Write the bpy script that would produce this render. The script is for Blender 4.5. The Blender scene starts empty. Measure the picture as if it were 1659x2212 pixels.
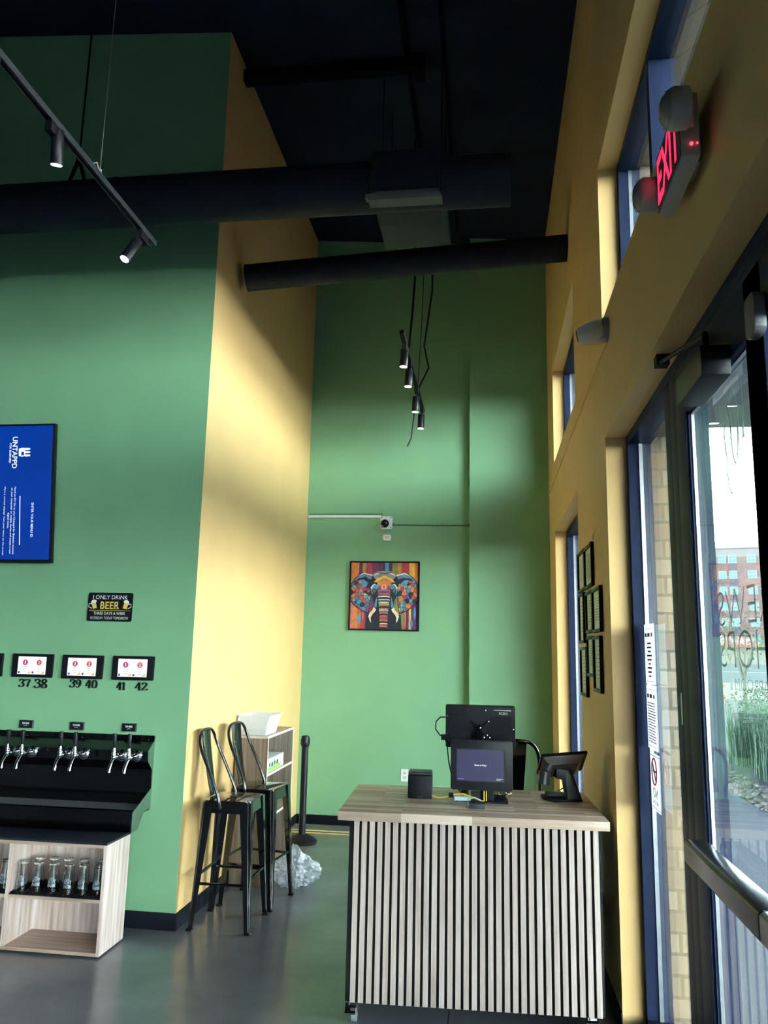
import bpy, bmesh, math, random
from math import sin, cos, pi, radians, sqrt, atan2
from mathutils import Vector, Matrix

random.seed(7)
S = bpy.context.scene
COL = S.collection

# ------------------------------------------------------------------ camera
EYE = 1.72
YAW, PITCH, ROLL, FPX = 0.13650653, 0.17667781, 0.0214891, 1678.7898
_f = Vector((-sin(YAW), cos(YAW), 0)); _r = Vector((cos(YAW), sin(YAW), 0)); _u = Vector((0, 0, 1))
fwd = _f * cos(PITCH) + _u * sin(PITCH)
up2 = _u * cos(PITCH) - _f * sin(PITCH)
rgt = _r * cos(ROLL) + up2 * sin(ROLL)
upv = up2 * cos(ROLL) - _r * sin(ROLL)
cam_d = bpy.data.cameras.new('camera')
cam = bpy.data.objects.new('camera', cam_d); COL.objects.link(cam)
cam.matrix_world = Matrix(((rgt.x, upv.x, -fwd.x, 0), (rgt.y, upv.y, -fwd.y, 0), (rgt.z, upv.z, -fwd.z, EYE), (0, 0, 0, 1)))
cam_d.sensor_fit = 'HORIZONTAL'; cam_d.sensor_width = 36.0
cam_d.lens = FPX / 1659.0 * 36.0
cam_d.clip_start = 0.02; cam_d.clip_end = 1000
S.camera = cam

# ------------------------------------------------------------------ world, exposure
SKY_GAIN = 20.0
w = bpy.data.worlds.new('sky'); S.world = w; w.use_nodes = True
nt = w.node_tree; nt.nodes.clear()
tc = nt.nodes.new('ShaderNodeTexCoord'); sp = nt.nodes.new('ShaderNodeSeparateXYZ')
rc = nt.nodes.new('ShaderNodeValToRGB'); rs = nt.nodes.new('ShaderNodeValToRGB')
ml = nt.nodes.new('ShaderNodeMath'); ml.operation = 'MULTIPLY'; ml.inputs[1].default_value = SKY_GAIN
bg = nt.nodes.new('ShaderNodeBackground'); ow = nt.nodes.new('ShaderNodeOutputWorld')
def ramp(node, stops, interp='LINEAR'):
    cr = node.color_ramp; cr.interpolation = interp
    while len(cr.elements) > 1: cr.elements.remove(cr.elements[-1])
    cr.elements[0].position = stops[0][0]; cr.elements[0].color = tuple(stops[0][1]) + (1,)
    for p, c in stops[1:]:
        e = cr.elements.new(p); e.color = tuple(c) + (1,)
ramp(rc, [(0.0, (1.0, 0.98, 0.92)), (0.2, (0.92, 0.99, 0.97)), (0.40, (0.70, 0.86, 1.0)), (0.65, (0.30, 0.50, 1.0)), (1.0, (0.25, 0.45, 1.0))])
ramp(rs, [(0.0, (1, 1, 1)), (0.17, (1, 1, 1)), (0.27, (.30,) * 3), (0.42, (.065,) * 3), (0.6, (.016,) * 3), (1.0, (.012,) * 3)])
nt.links.new(tc.outputs['Generated'], sp.inputs[0])
nt.links.new(sp.outputs['Z'], rc.inputs[0]); nt.links.new(sp.outputs['Z'], rs.inputs[0])
nt.links.new(rs.outputs['Color'], ml.inputs[0]); nt.links.new(rc.outputs['Color'], bg.inputs['Color'])
nt.links.new(ml.outputs[0], bg.inputs['Strength']); nt.links.new(bg.outputs[0], ow.inputs[0])
vs = S.view_settings
S.display_settings.display_device = 'sRGB'
vs.view_transform = 'Standard'; vs.look = 'None'; vs.exposure = 1.20; vs.gamma = 1.0; vs.use_curve_mapping = False
try: S.cycles.transparent_max_bounces = 32
except Exception: pass

# ------------------------------------------------------------------ materials
MATS = {}
def _new(name):
    m = bpy.data.materials.new(name); m.use_nodes = True
    n = m.node_tree; b = n.nodes['Principled BSDF']
    MATS[name] = m
    return m, n, b
def mat(name, col, rough=0.5, metal=0.0, var=0.06, scale=12.0, stretch=(1, 1, 1), bump=0.0, bscale=None, spec=0.5, emit=None, estr=0.0, coat=0.0, rvar=0.0):
    """paint / plastic / metal with noise-driven colour and surface variation"""
    m, n, b = _new(name)
    t = n.nodes.new('ShaderNodeTexCoord'); mp = n.nodes.new('ShaderNodeMapping'); mp.inputs['Scale'].default_value = stretch
    n.links.new(t.outputs['Object'], mp.inputs[0])
    nz = n.nodes.new('ShaderNodeTexNoise'); nz.inputs['Scale'].default_value = scale; nz.inputs['Detail'].default_value = 3
    n.links.new(mp.outputs[0], nz.inputs['Vector'])
    cr = n.nodes.new('ShaderNodeValToRGB')
    lo = [max(0, c * (1 - var)) for c in col]; hi = [min(1, c * (1 + var)) for c in col]
    ramp(cr, [(0.3, lo), (0.7, hi)])
    n.links.new(nz.outputs['Fac'], cr.inputs[0]); n.links.new(cr.outputs['Color'], b.inputs['Base Color'])
    b.inputs['Roughness'].default_value = rough; b.inputs['Metallic'].default_value = metal
    b.inputs['Specular IOR Level'].default_value = spec
    if coat: b.inputs['Coat Weight'].default_value = coat; b.inputs['Coat Roughness'].default_value = 0.05
    if rvar:
        mr = n.nodes.new('ShaderNodeMapRange'); mr.inputs[3].default_value = max(0, rough - rvar); mr.inputs[4].default_value = rough + rvar
        n.links.new(nz.outputs['Fac'], mr.inputs[0]); n.links.new(mr.outputs[0], b.inputs['Roughness'])
    if bump:
        n2 = n.nodes.new('ShaderNodeTexNoise'); n2.inputs['Scale'].default_value = bscale or scale * 6; n2.inputs['Detail'].default_value = 4
        n.links.new(mp.outputs[0], n2.inputs['Vector'])
        bp = n.nodes.new('ShaderNodeBump'); bp.inputs['Strength'].default_value = bump; bp.inputs['Distance'].default_value = 0.01
        n.links.new(n2.outputs['Fac'], bp.inputs['Height']); n.links.new(bp.outputs[0], b.inputs['Normal'])
    if emit:
        b.inputs['Emission Color'].default_value = tuple(emit) + (1,); b.inputs['Emission Strength'].default_value = estr
    return m
def wood(name, stops, axis=2, fine=60.0, rough=0.45, long=0.04):
    """veneer: noise stretched along one axis"""
    m, n, b = _new(name)
    t = n.nodes.new('ShaderNodeTexCoord'); mp = n.nodes.new('ShaderNodeMapping')
    sc = [1.0, 1.0, 1.0]; sc[axis] = long; mp.inputs['Scale'].default_value = sc
    n.links.new(t.outputs['Object'], mp.inputs[0])
    nz = n.nodes.new('ShaderNodeTexNoise'); nz.inputs['Scale'].default_value = fine; nz.inputs['Detail'].default_value = 3; nz.inputs['Roughness'].default_value = .6
    n.links.new(mp.outputs[0], nz.inputs['Vector'])
    cr = n.nodes.new('ShaderNodeValToRGB'); ramp(cr, stops)
    n.links.new(nz.outputs['Fac'], cr.inputs[0]); n.links.new(cr.outputs['Color'], b.inputs['Base Color'])
    b.inputs['Roughness'].default_value = rough
    return m
EXPO = 2.0 ** 1.15
def emis(name, col, s):
    m, n, b = _new(name); s = s / EXPO
    b.inputs['Base Color'].default_value = tuple(c * .3 for c in col) + (1,); b.inputs['Roughness'].default_value = .35
    b.inputs['Emission Color'].default_value = tuple(col) + (1,); b.inputs['Emission Strength'].default_value = s
    return m
def glassmat(name, tint=(0.93, 0.97, 0.97), ior=1.5, scale=1.0):
    m = bpy.data.materials.new(name); m.use_nodes = True; n = m.node_tree; n.nodes.clear(); MATS[name] = m
    o = n.nodes.new('ShaderNodeOutputMaterial'); mx = n.nodes.new('ShaderNodeMixShader')
    tr = n.nodes.new('ShaderNodeBsdfTransparent'); tr.inputs[0].default_value = tuple(tint) + (1,)
    gl = n.nodes.new('ShaderNodeBsdfGlossy'); gl.inputs['Roughness'].default_value = 0.0
    fr = n.nodes.new('ShaderNodeFresnel'); ge = n.nodes.new('ShaderNodeNewGeometry')
    mr = n.nodes.new('ShaderNodeMapRange'); mr.inputs[3].default_value = ior; mr.inputs[4].default_value = 1.0
    n.links.new(ge.outputs['Backfacing'], mr.inputs[0]); n.links.new(mr.outputs[0], fr.inputs['IOR'])
    k = n.nodes.new('ShaderNodeMath'); k.operation = 'MULTIPLY'; k.inputs[1].default_value = scale
    n.links.new(fr.outputs[0], k.inputs[0])
    n.links.new(k.outputs[0], mx.inputs[0]); n.links.new(tr.outputs[0], mx.inputs[1]); n.links.new(gl.outputs[0], mx.inputs[2]); n.links.new(mx.outputs[0], o.inputs[0])
    return m
def brickmat(name, c1, c2, mortar, sx, sz, plane='YZ', msize=0.02, bump=0.6, rough=0.9):
    m, n, b = _new(name)
    t = n.nodes.new('ShaderNodeTexCoord'); s = n.nodes.new('ShaderNodeSeparateXYZ'); c = n.nodes.new('ShaderNodeCombineXYZ')
    n.links.new(t.outputs['Object'], s.inputs[0])
    if plane == 'SUM':
        ad = n.nodes.new('ShaderNodeMath'); ad.operation = 'ADD'
        n.links.new(s.outputs['X'], ad.inputs[0]); n.links.new(s.outputs['Y'], ad.inputs[1]); n.links.new(ad.outputs[0], c.inputs[0])
        n.links.new(s.outputs['Z'], c.inputs[1])
    else:
        n.links.new(s.outputs[plane[0]], c.inputs[0]); n.links.new(s.outputs[plane[1]], c.inputs[1])
    bt = n.nodes.new('ShaderNodeTexBrick'); bt.inputs['Scale'].default_value = 1
    bt.inputs['Brick Width'].default_value = sx; bt.inputs['Row Height'].default_value = sz; bt.inputs['Mortar Size'].default_value = msize
    bt.inputs['Color1'].default_value = tuple(c1) + (1,); bt.inputs['Color2'].default_value = tuple(c2) + (1,); bt.inputs['Mortar'].default_value = tuple(mortar) + (1,)
    bt.inputs['Bias'].default_value = 0.0
    n.links.new(c.outputs[0], bt.inputs['Vector'])
    nz = n.nodes.new('ShaderNodeTexNoise'); nz.inputs['Scale'].default_value = 30
    n.links.new(t.outputs['Object'], nz.inputs['Vector'])
    mx = n.nodes.new('ShaderNodeMixRGB'); mx.blend_type = 'MULTIPLY'; mx.inputs[0].default_value = 0.25
    n.links.new(bt.outputs['Color'], mx.inputs[1]); n.links.new(nz.outputs['Color'], mx.inputs[2]); n.links.new(mx.outputs[0], b.inputs['Base Color'])
    bp = n.nodes.new('ShaderNodeBump'); bp.inputs['Strength'].default_value = bump; bp.inputs['Distance'].default_value = 0.01; bp.invert = True
    n.links.new(bt.outputs['Fac'], bp.inputs['Height']); n.links.new(bp.outputs[0], b.inputs['Normal'])
    b.inputs['Roughness'].default_value = rough
    return m

GREEN = mat('green_paint', (0.20, 0.41, 0.243), .55, var=.03, scale=3, bump=.05, bscale=180, spec=.35)
YELLOW = mat('yellow_paint', (0.71, 0.472, 0.205), .55, var=.03, scale=3, bump=.05, bscale=180, spec=.35)
CEIL = mat('black_ceiling_paint', (0.012, 0.017, 0.040), .85, var=.2, scale=2, spec=.2)
DUCT = mat('black_duct_paint', (0.008, 0.011, 0.024), .7, var=.15, scale=6, spec=.35)
DUCTLIGHT = mat('grey_duct_flange', (0.06, 0.065, 0.075), .5, var=.15, scale=6)
BASE = mat('black_vinyl_base', (0.005, 0.006, 0.013), .6, var=.1, scale=20, spec=.15)
ALU = mat('navy_black_aluminium', (0.015, 0.024, 0.060), .5, metal=0.0, var=.08, scale=30, spec=.12)
ALUMILL = mat('mill_aluminium', (0.45, 0.47, 0.50), .35, metal=.9, var=.08, scale=30)
GLASS = glassmat('window_glass')
BLACKGLOSS = mat('gloss_black_enamel', (0.006, 0.006, 0.008), .12, var=.1, scale=8, spec=.6, coat=.6)
BLACKP = mat('black_plastic', (0.006, 0.007, 0.012), .4, var=.1, scale=30, spec=.3)
BLACKM = mat('matte_black', (0.006, 0.0065, 0.010), .6, var=.1, scale=30, spec=.25)
DKGREY = mat('dark_grey_plastic', (0.035, 0.037, 0.043), .4, var=.1, scale=30)
BOX_BACK = mat('brown_reflection_gloss', (0.09, 0.075, 0.065), .25, var=.1, scale=9)  # brownish reflection put into the base colour of the terminal's housing
CHROME = mat('chrome', (0.75, 0.76, 0.78), .08, metal=1.0, var=.03, scale=20)
STEEL = mat('dark_mirror_steel', (0.095, 0.093, 0.098), .13, metal=1.0, var=.08, scale=3, stretch=(1, 1, .2), rvar=.04)
STEELEDGE = mat('brushed_steel', (0.42, 0.44, 0.45), .25, metal=1.0, var=.1, scale=20)
WHITE = mat('white_plastic', (0.74, 0.76, 0.80), .4, var=.03, scale=10)
OFFWHITE = mat('off_white_plastic', (0.62, 0.60, 0.55), .45, var=.04, scale=10)
GREYPL = mat('grey_housing', (0.36, 0.35, 0.37), .5, var=.05, scale=20)
INKW = emis('white_print', (0.8, 0.82, 0.85), 0.0)
INKW2 = mat('white_ink', (0.75, 0.75, 0.74), .5, var=.03)
INKK = mat('black_ink', (0.015, 0.016, 0.02), .5, var=.1)
GOLD = mat('gold_ink', (0.72, 0.50, 0.10), .5, var=.08)
RED = mat('red_ink', (0.55, 0.03, 0.05), .5, var=.05)
YEL = mat('yellow_cable', (0.85, 0.65, 0.10), .45, var=.05)

# ------------------------------------------------------------------ mesh helpers
class M:
    def __init__(s): s.v = []; s.f = []; s.mi = []; s.T = Matrix.Identity(4); s.m = 0
    def add(s, vs_, fs):
        k = len(s.v); s.v += [tuple(s.T @ Vector(p)) for p in vs_]
        s.f += [tuple(i + k for i in f) for f in fs]; s.mi += [s.m] * len(fs); return s
    def box(s, x0, x1, y0, y1, z0, z1):
        x0, x1 = min(x0, x1), max(x0, x1); y0, y1 = min(y0, y1), max(y0, y1); z0, z1 = min(z0, z1), max(z0, z1)
        return s.add([(x0, y0, z0), (x1, y0, z0), (x1, y1, z0), (x0, y1, z0), (x0, y0, z1), (x1, y0, z1), (x1, y1, z1), (x0, y1, z1)],
                     [(3, 2, 1, 0), (4, 5, 6, 7), (0, 1, 5, 4), (1, 2, 6, 5), (2, 3, 7, 6), (3, 0, 4, 7)])
    def hexa(s, p):   # 8 corners: bottom 4 (ccw from above), top 4
        return s.add(p, [(3, 2, 1, 0), (4, 5, 6, 7), (0, 1, 5, 4), (1, 2, 6, 5), (2, 3, 7, 6), (3, 0, 4, 7)])
    def rbox(s, x0, x1, y0, y1, z0, z1, r, axis='y', seg=5):
        """box with the four edges along one axis rounded"""
        if axis == 'y': a0, a1, b0, b1, c0, c1 = x0, x1, z0, z1, y0, y1; mk = lambda a, b, c: (a, c, b)
        elif axis == 'z': a0, a1, b0, b1, c0, c1 = x0, x1, y0, y1, z0, z1; mk = lambda a, b, c: (a, b, c)
        else: a0, a1, b0, b1, c0, c1 = y0, y1, z0, z1, x0, x1; mk = lambda a, b, c: (c, a, b)
        ring = []
        for cx, cy, t0 in ((a1 - r, b0 + r, -pi / 2), (a1 - r, b1 - r, 0), (a0 + r, b1 - r, pi / 2), (a0 + r, b0 + r, pi)):
            for i in range(seg + 1):
                t = t0 + pi / 2 * i / seg; ring.append((cx + r * cos(t), cy + r * sin(t)))
        n = len(ring); vs_ = [mk(a, b, c0) for a, b in ring] + [mk(a, b, c1) for a, b in ring]
        fs = [(i, (i + 1) % n, (i + 1) % n + n, i + n) for i in range(n)] + [tuple(range(n - 1, -1, -1)), tuple(range(n, 2 * n))]
        return s.add(vs_, fs)
    def quad(s, a, b, c, d): return s.add([a, b, c, d], [(0, 1, 2, 3)])
    def poly(s, pts): return s.add(pts, [tuple(range(len(pts)))])
    def prism(s, pts2, axis, c0, c1):
        mk = {'x': lambda a, b, c: (c, a, b), 'y': lambda a, b, c: (a, c, b), 'z': lambda a, b, c: (a, b, c)}[axis]
        n = len(pts2)
        return s.add([mk(a, b, c0) for a, b in pts2] + [mk(a, b, c1) for a, b in pts2],
                     [(i, (i + 1) % n, (i + 1) % n + n, i + n) for i in range(n)] + [tuple(range(n - 1, -1, -1)), tuple(range(n, 2 * n))])
    def tube(s, pts, r, seg=10, cap=True, closed=False):
        P = [Vector(p) for p in pts]; n = len(P); R = r if isinstance(r, (list, tuple)) else [r] * n
        rings = []; prev = None
        for i in range(n):
            if closed: d = P[(i + 1) % n] - P[i - 1]
            else: d = P[min(i + 1, n - 1)] - P[max(i - 1, 0)]
            d.normalize()
            if prev is None:
                a = Vector((0, 0, 1)) if abs(d.z) < .9 else Vector((1, 0, 0)); u = d.cross(a).normalized()
            else:
                u = prev - d * prev.dot(d)
                u = u.normalized() if u.length > 1e-6 else d.orthogonal().normalized()
            prev = u; vv = d.cross(u)
            rings.append([P[i] + (u * cos(2 * pi * k / seg) + vv * sin(2 * pi * k / seg)) * R[i] for k in range(seg)])
        vs_ = [p for g in rings for p in g]; fs = []
        for i in range(n if closed else n - 1):
            j = (i + 1) % n
            fs += [(i * seg + k, i * seg + (k + 1) % seg, j * seg + (k + 1) % seg, j * seg + k) for k in range(seg)]
        if cap and not closed: fs += [tuple(range(seg - 1, -1, -1)), tuple((n - 1) * seg + k for k in range(seg))]
        return s.add(vs_, fs)
    def cyl(s, p0, p1, r0, r1=None, seg=16): return s.tube([p0, p1], [r0, r0 if r1 is None else r1], seg)
    def lathe(s, prof, c=(0, 0, 0), axis=(0, 0, 1), seg=24, capend=True):
        a = Vector(axis).normalized(); u = a.orthogonal().normalized(); vv = a.cross(u); c = Vector(c)
        vs_ = []; fs = []
        for r, h in prof:
            vs_ += [c + a * h + (u * cos(2 * pi * k / seg) + vv * sin(2 * pi * k / seg)) * r for k in range(seg)]
        for i in range(len(prof) - 1):
            fs += [(i * seg + k, i * seg + (k + 1) % seg, (i + 1) * seg + (k + 1) % seg, (i + 1) * seg + k) for k in range(seg)]
        if capend: fs += [tuple(range(seg - 1, -1, -1)), tuple((len(prof) - 1) * seg + k for k in range(seg))]
        return s.add(vs_, fs)
    def sphere(s, c, r, seg=16, rings=10):
        if not isinstance(r, (tuple, list)): r = (r, r, r)
        vs_ = []; fs = []
        for i in range(rings + 1):
            t = pi * i / rings
            for k in range(seg):
                p = 2 * pi * k / seg; vs_.append((c[0] + r[0] * sin(t) * cos(p), c[1] + r[1] * sin(t) * sin(p), c[2] + r[2] * cos(t)))
        for i in range(rings):
            fs += [(i * seg + k, (i + 1) * seg + k, (i + 1) * seg + (k + 1) % seg, i * seg + (k + 1) % seg) for k in range(seg)]
        return s.add(vs_, fs)
    def ribbon(s, pts, wd, nrm, th=0.0006):
        """flat stroke of varying width in a plane with normal nrm"""
        P = [Vector(p) for p in pts]; n = len(P); W_ = wd if isinstance(wd, (list, tuple)) else [wd] * n
        nv = Vector(nrm).normalized(); L = []; R_ = []
        for i in range(n):
            d = (P[min(i + 1, n - 1)] - P[max(i - 1, 0)]).normalized(); sd = nv.cross(d)
            L.append(P[i] + sd * W_[i] / 2); R_.append(P[i] - sd * W_[i] / 2)
        vs_ = L + R_ + [p + nv * th for p in L + R_]
        fs = []
        for i in range(n - 1):
            fs += [(i, i + 1, n + i + 1, n + i), (2 * n + i, 3 * n + i, 3 * n + i + 1, 2 * n + i + 1), (i, 2 * n + i, 2 * n + i + 1, i + 1), (n + i, n + i + 1, 3 * n + i + 1, 3 * n + i)]
        fs += [(0, n, 3 * n, 2 * n), (n - 1, 3 * n - 1, 4 * n - 1, 2 * n - 1)]
        return s.add(vs_, fs)

def setprops(o, label=None, cat=None, group=None, kind=None):
    if label: o['label'] = label
    if cat: o['category'] = cat
    if group: o['group'] = group
    if kind: o['kind'] = kind
    return o
def obj(name, mb, mats, parent=None, smooth=False, bevel=0.0, label=None, cat=None, group=None, kind=None, sharp=40, fixn=True):
    me = bpy.data.meshes.new(name); me.from_pydata(mb.v, [], mb.f)
    ms = mats if isinstance(mats, (list, tuple)) else [mats]
    for m in ms: me.materials.append(m)
    for p, i in zip(me.polygons, mb.mi): p.material_index = i
    if fixn or bevel:
        bm = bmesh.new(); bm.from_mesh(me)
        if fixn: bmesh.ops.recalc_face_normals(bm, faces=bm.faces)
        if bevel:
            ed = [e for e in bm.edges if len(e.link_faces) == 2 and e.calc_face_angle(0) > radians(35)]
            bmesh.ops.bevel(bm, geom=ed, offset=bevel, segments=2, affect='EDGES', profile=.6, clamp_overlap=True)
        bm.to_mesh(me); bm.free()
    if smooth or bevel:
        for p in me.polygons: p.use_smooth = True
        try: me.set_sharp_from_angle(angle=radians(sharp))
        except Exception: pass
    o = bpy.data.objects.new(name, me); COL.objects.link(o)
    if parent: o.parent = parent
    return setprops(o, label, cat, group, kind)
def thing(name, label, cat, loc=(0, 0, 0), rz=0.0, group=None, kind=None):
    o = bpy.data.objects.new(name, None); COL.objects.link(o); o.location = loc; o.rotation_euler = (0, 0, rz)
    o.empty_display_size = .05
    return setprops(o, label, cat, group, kind)
def dup(src, loc, rz=None, label=None, group=None):
    r = src.copy(); COL.objects.link(r); r.location = loc
    if rz is not None: r.rotation_euler = (0, 0, rz)
    if label: r['label'] = label
    if group: r['group'] = group
    for ch in list(src.children):
        c = ch.copy(); COL.objects.link(c); c.parent = r
        for g in list(ch.children):
            d = g.copy(); COL.objects.link(d); d.parent = c
    return r
def struct(name, mb, m, parent=None, **k):
    return obj(name, mb, m, parent, kind=None if parent else 'structure', **k)
def text_into(mb, body, org, right, up, h=None, width=None, bold=0.0, th=0.0006, align='CENTER', space=1.0):
    """append lettering to mb: org = anchor of the baseline (centre by default), h = cap height, width = exact width if given"""
    cu = bpy.data.curves.new('lettering', 'FONT'); cu.body = body; cu.size = 1.0; cu.offset = bold; cu.resolution_u = 3; cu.space_character = space
    o = bpy.data.objects.new('lettering', cu); COL.objects.link(o)
    dg = bpy.context.evaluated_depsgraph_get()
    me = bpy.data.meshes.new_from_object(o.evaluated_get(dg))
    vv = [v.co.copy() for v in me.vertices]; ff = [tuple(p.vertices) for p in me.polygons]
    bpy.data.objects.remove(o); bpy.data.curves.remove(cu); bpy.data.meshes.remove(me)
    if not vv: return
    x0 = min(v.x for v in vv); x1 = max(v.x for v in vv)
    sy = (h or .1) / .70; sx = sy if width is None else width / max(1e-6, x1 - x0)
    ax = {'CENTER': (x0 + x1) / 2, 'LEFT': x0, 'RIGHT': x1}[align]
    R = Vector(right).normalized(); U = Vector(up).normalized(); N = R.cross(U); O = Vector(org)
    mb.add([O + R * ((v.x - ax) * sx) + U * (v.y * sy) + N * th for v in vv], ff)
XR, ZU = (1, 0, 0), (0, 0, 1)       # lettering on planes that face -y

# ------------------------------------------------------------------ room shell
XW, XRET, YTAP, YBK, YPIL = 0.603, -1.92, 4.938, 7.99, 7.87
def ceil_z(x): return 6.30 - 0.075 * (x - XRET)
H_HI, H_LO, C0, C1 = 2.84, 0.10, 3.48, 4.385
HOLES = [(-0.55, 4.045, C0, C1), (5.38, 7.22, C0, C1), (5.38, 7.22, H_LO, H_HI), (-0.55, 4.045, 0.0, H_HI), (-6.2, -1.3, C0, C1), (-6.2, -1.3, H_LO, H_HI)]
def wall_cells(mb, a0, a1, z0, z1, holes, put):
    ys = sorted({a0, a1} | {h[0] for h in holes} | {h[1] for h in holes}); zs = sorted({z0, z1} | {h[2] for h in holes} | {h[3] for h in holes})
    for i in range(len(ys) - 1):
        for j in range(len(zs) - 1):
            ym, zm = (ys[i] + ys[i + 1]) / 2, (zs[j] + zs[j + 1]) / 2
            if any(h[0] < ym < h[1] and h[2] < zm < h[3] for h in holes): continue
            put(ys[i], ys[i + 1], zs[j], zs[j + 1])
def merge_obj(name, mb, m, **k):
    o = struct(name, mb, m, fixn=False, **k)
    bm = bmesh.new(); bm.from_mesh(o.data)
    bmesh.ops.remove_doubles(bm, verts=bm.verts, dist=1e-5)
    # drop the faces shared by two neighbouring cells
    seen = {}
    for f in bm.faces: seen.setdefault(tuple(sorted(v.index for v in f.verts)), []).append(f)
    bad = [f for fs in seen.values() if len(fs) > 1 for f in fs]
    bmesh.ops.delete(bm, geom=bad, context='FACES')
    bmesh.ops.recalc_face_normals(bm, faces=bm.faces)
    bm.to_mesh(o.data); bm.free(); return o

FLOOR_M = None
def floor_material():
    m, n, b = _new('polished_concrete')
    t = n.nodes.new('ShaderNodeTexCoord')
    nz = n.nodes.new('ShaderNodeTexNoise'); nz.inputs['Scale'].default_value = 1.6; nz.inputs['Detail'].default_value = 6; nz.inputs['Roughness'].default_value = .65
    n.links.new(t.outputs['Object'], nz.inputs['Vector'])
    cr = n.nodes.new('ShaderNodeValToRGB'); ramp(cr, [(.3, (.122, .13, .148)), (.55, (.156, .165, .188)), (.75, (.195, .205, .225))])
    n.links.new(nz.outputs['Fac'], cr.inputs[0])
    vo = n.nodes.new('ShaderNodeTexVoronoi'); vo.inputs['Scale'].default_value = 9.0
    n.links.new(t.outputs['Object'], vo.inputs['Vector'])
    sp_ = n.nodes.new('ShaderNodeValToRGB'); ramp(sp_, [(0.0, (1, 1, 1)), (0.035, (0, 0, 0))])
    n.links.new(vo.outputs['Distance'], sp_.inputs[0])
    mx = n.nodes.new('ShaderNodeMixRGB'); mx.inputs[2].default_value = (.5, .5, .48, 1)
    k = n.nodes.new('ShaderNodeMath'); k.operation = 'MULTIPLY'; k.inputs[1].default_value = .35
    n.links.new(sp_.outputs['Color'], k.inputs[0]); n.links.new(k.outputs[0], mx.inputs[0]); n.links.new(cr.outputs['Color'], mx.inputs[1])
    n.links.new(mx.outputs[0], b.inputs['Base Color'])
    n3 = n.nodes.new('ShaderNodeTexNoise'); n3.inputs['Scale'].default_value = 5; n3.inputs['Detail'].default_value = 5
    n.links.new(t.outputs['Object'], n3.inputs['Vector'])
    mr = n.nodes.new('ShaderNodeMapRange'); mr.inputs[3].default_value = .10; mr.inputs[4].default_value = .30
    n.links.new(n3.outputs['Fac'], mr.inputs[0]); n.links.new(mr.outputs[0], b.inputs['Roughness'])
    b.inputs['Specular IOR Level'].default_value = .6
    n4 = n.nodes.new('ShaderNodeTexNoise'); n4.inputs['Scale'].default_value = 14; n4.inputs['Detail'].default_value = 3
    n.links.new(t.outputs['Object'], n4.inputs['Vector'])
    bp = n.nodes.new('ShaderNodeBump'); bp.inputs['Strength'].default_value = .06; bp.inputs['Distance'].default_value = .01
    n.links.new(n4.outputs['Fac'], bp.inputs['Height']); n.links.new(bp.outputs[0], b.inputs['Normal'])
    return m
fl = M().box(-9, XW, -6.6, 8.2, -.15, 0)
fl.m = 1; fl.box(-.2005, -.1965, -2, 7.9, -.002, .0006)
struct('floor', fl, [floor_material(), BLACKM])
mb = M()
for (xa, xb) in ((-9.2, XRET), (XRET, XW + .34)):
    mb.hexa([(xa, -6.9, ceil_z(xa)), (xb, -6.9, ceil_z(xb)), (xb, 8.3, ceil_z(xb)), (xa, 8.3, ceil_z(xa)), (xa, -6.9, 7.3), (xb, -6.9, 7.3), (xb, 8.3, 7.3), (xa, 8.3, 7.3)])
struct('ceiling', mb, CEIL)
struct('wall_left', M().box(-9, XRET - .001, YTAP, YTAP + .15, 0, 6.9), GREEN)
struct('wall_return', M().box(XRET - .15, XRET, YTAP + .0005, YBK + .1, 0, 6.75), YELLOW)
struct('wall_back', M().box(XRET, XW + .2, YBK, YBK + .2, 0, 6.7), GREEN)
struct('wall_pilaster', M().box(-.198, XW, YPIL, YBK, 0, 6.6), GREEN)
mb = M(); wall_cells(mb, -6.6, 8.2, 0, 6.6, HOLES, lambda a, b, c, d: mb.box(XW, .82, a, b, c, d))
merge_obj('wall_right', mb, YELLOW)
BRICK = brickmat('tan_brick_veneer', (.34, .275, .225), (.21, .165, .14), (.13, .118, .105), .24, .092, 'SUM', .008, .5)
mb = M(); wall_cells(mb, -6.6, 8.4, -.2, 7.0, HOLES, lambda a, b, c, d: mb.box(.82, .925, a, b, c, d))
merge_obj('wall_exterior', mb, BRICK)
DARKW = mat('low_bounce_charcoal', (.05, .055, .06), .6)  # for the unseen walls, kept dark to cut their bounce light
struct('wall_rear', M().box(-9.2, XW + .3, -6.8, -6.6, 0, 7.0), DARKW)
struct('wall_far', M().box(-9.2, -9.0, -6.6, YTAP, 0, 7.0), DARKW)
struct('baseboard_left', M().box(-9, XRET, YTAP - .008, YTAP, 0, .1), BASE, bevel=.002)
struct('baseboard_return', M().box(XRET, XRET + .008, YTAP - .008, YBK, 0, .1), BASE, bevel=.002)
struct('baseboard_back', M().box(XRET + .008, -.198, YBK - .008, YBK, 0, .1), BASE, bevel=.002)
struct('baseboard_pilaster', M().box(-.206, XW, YPIL - .008, YPIL, 0, .1), BASE, bevel=.002)
struct('baseboard_right', M().box(XW - .008, XW, 4.045, YPIL, 0, .1), BASE, bevel=.002)

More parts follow.
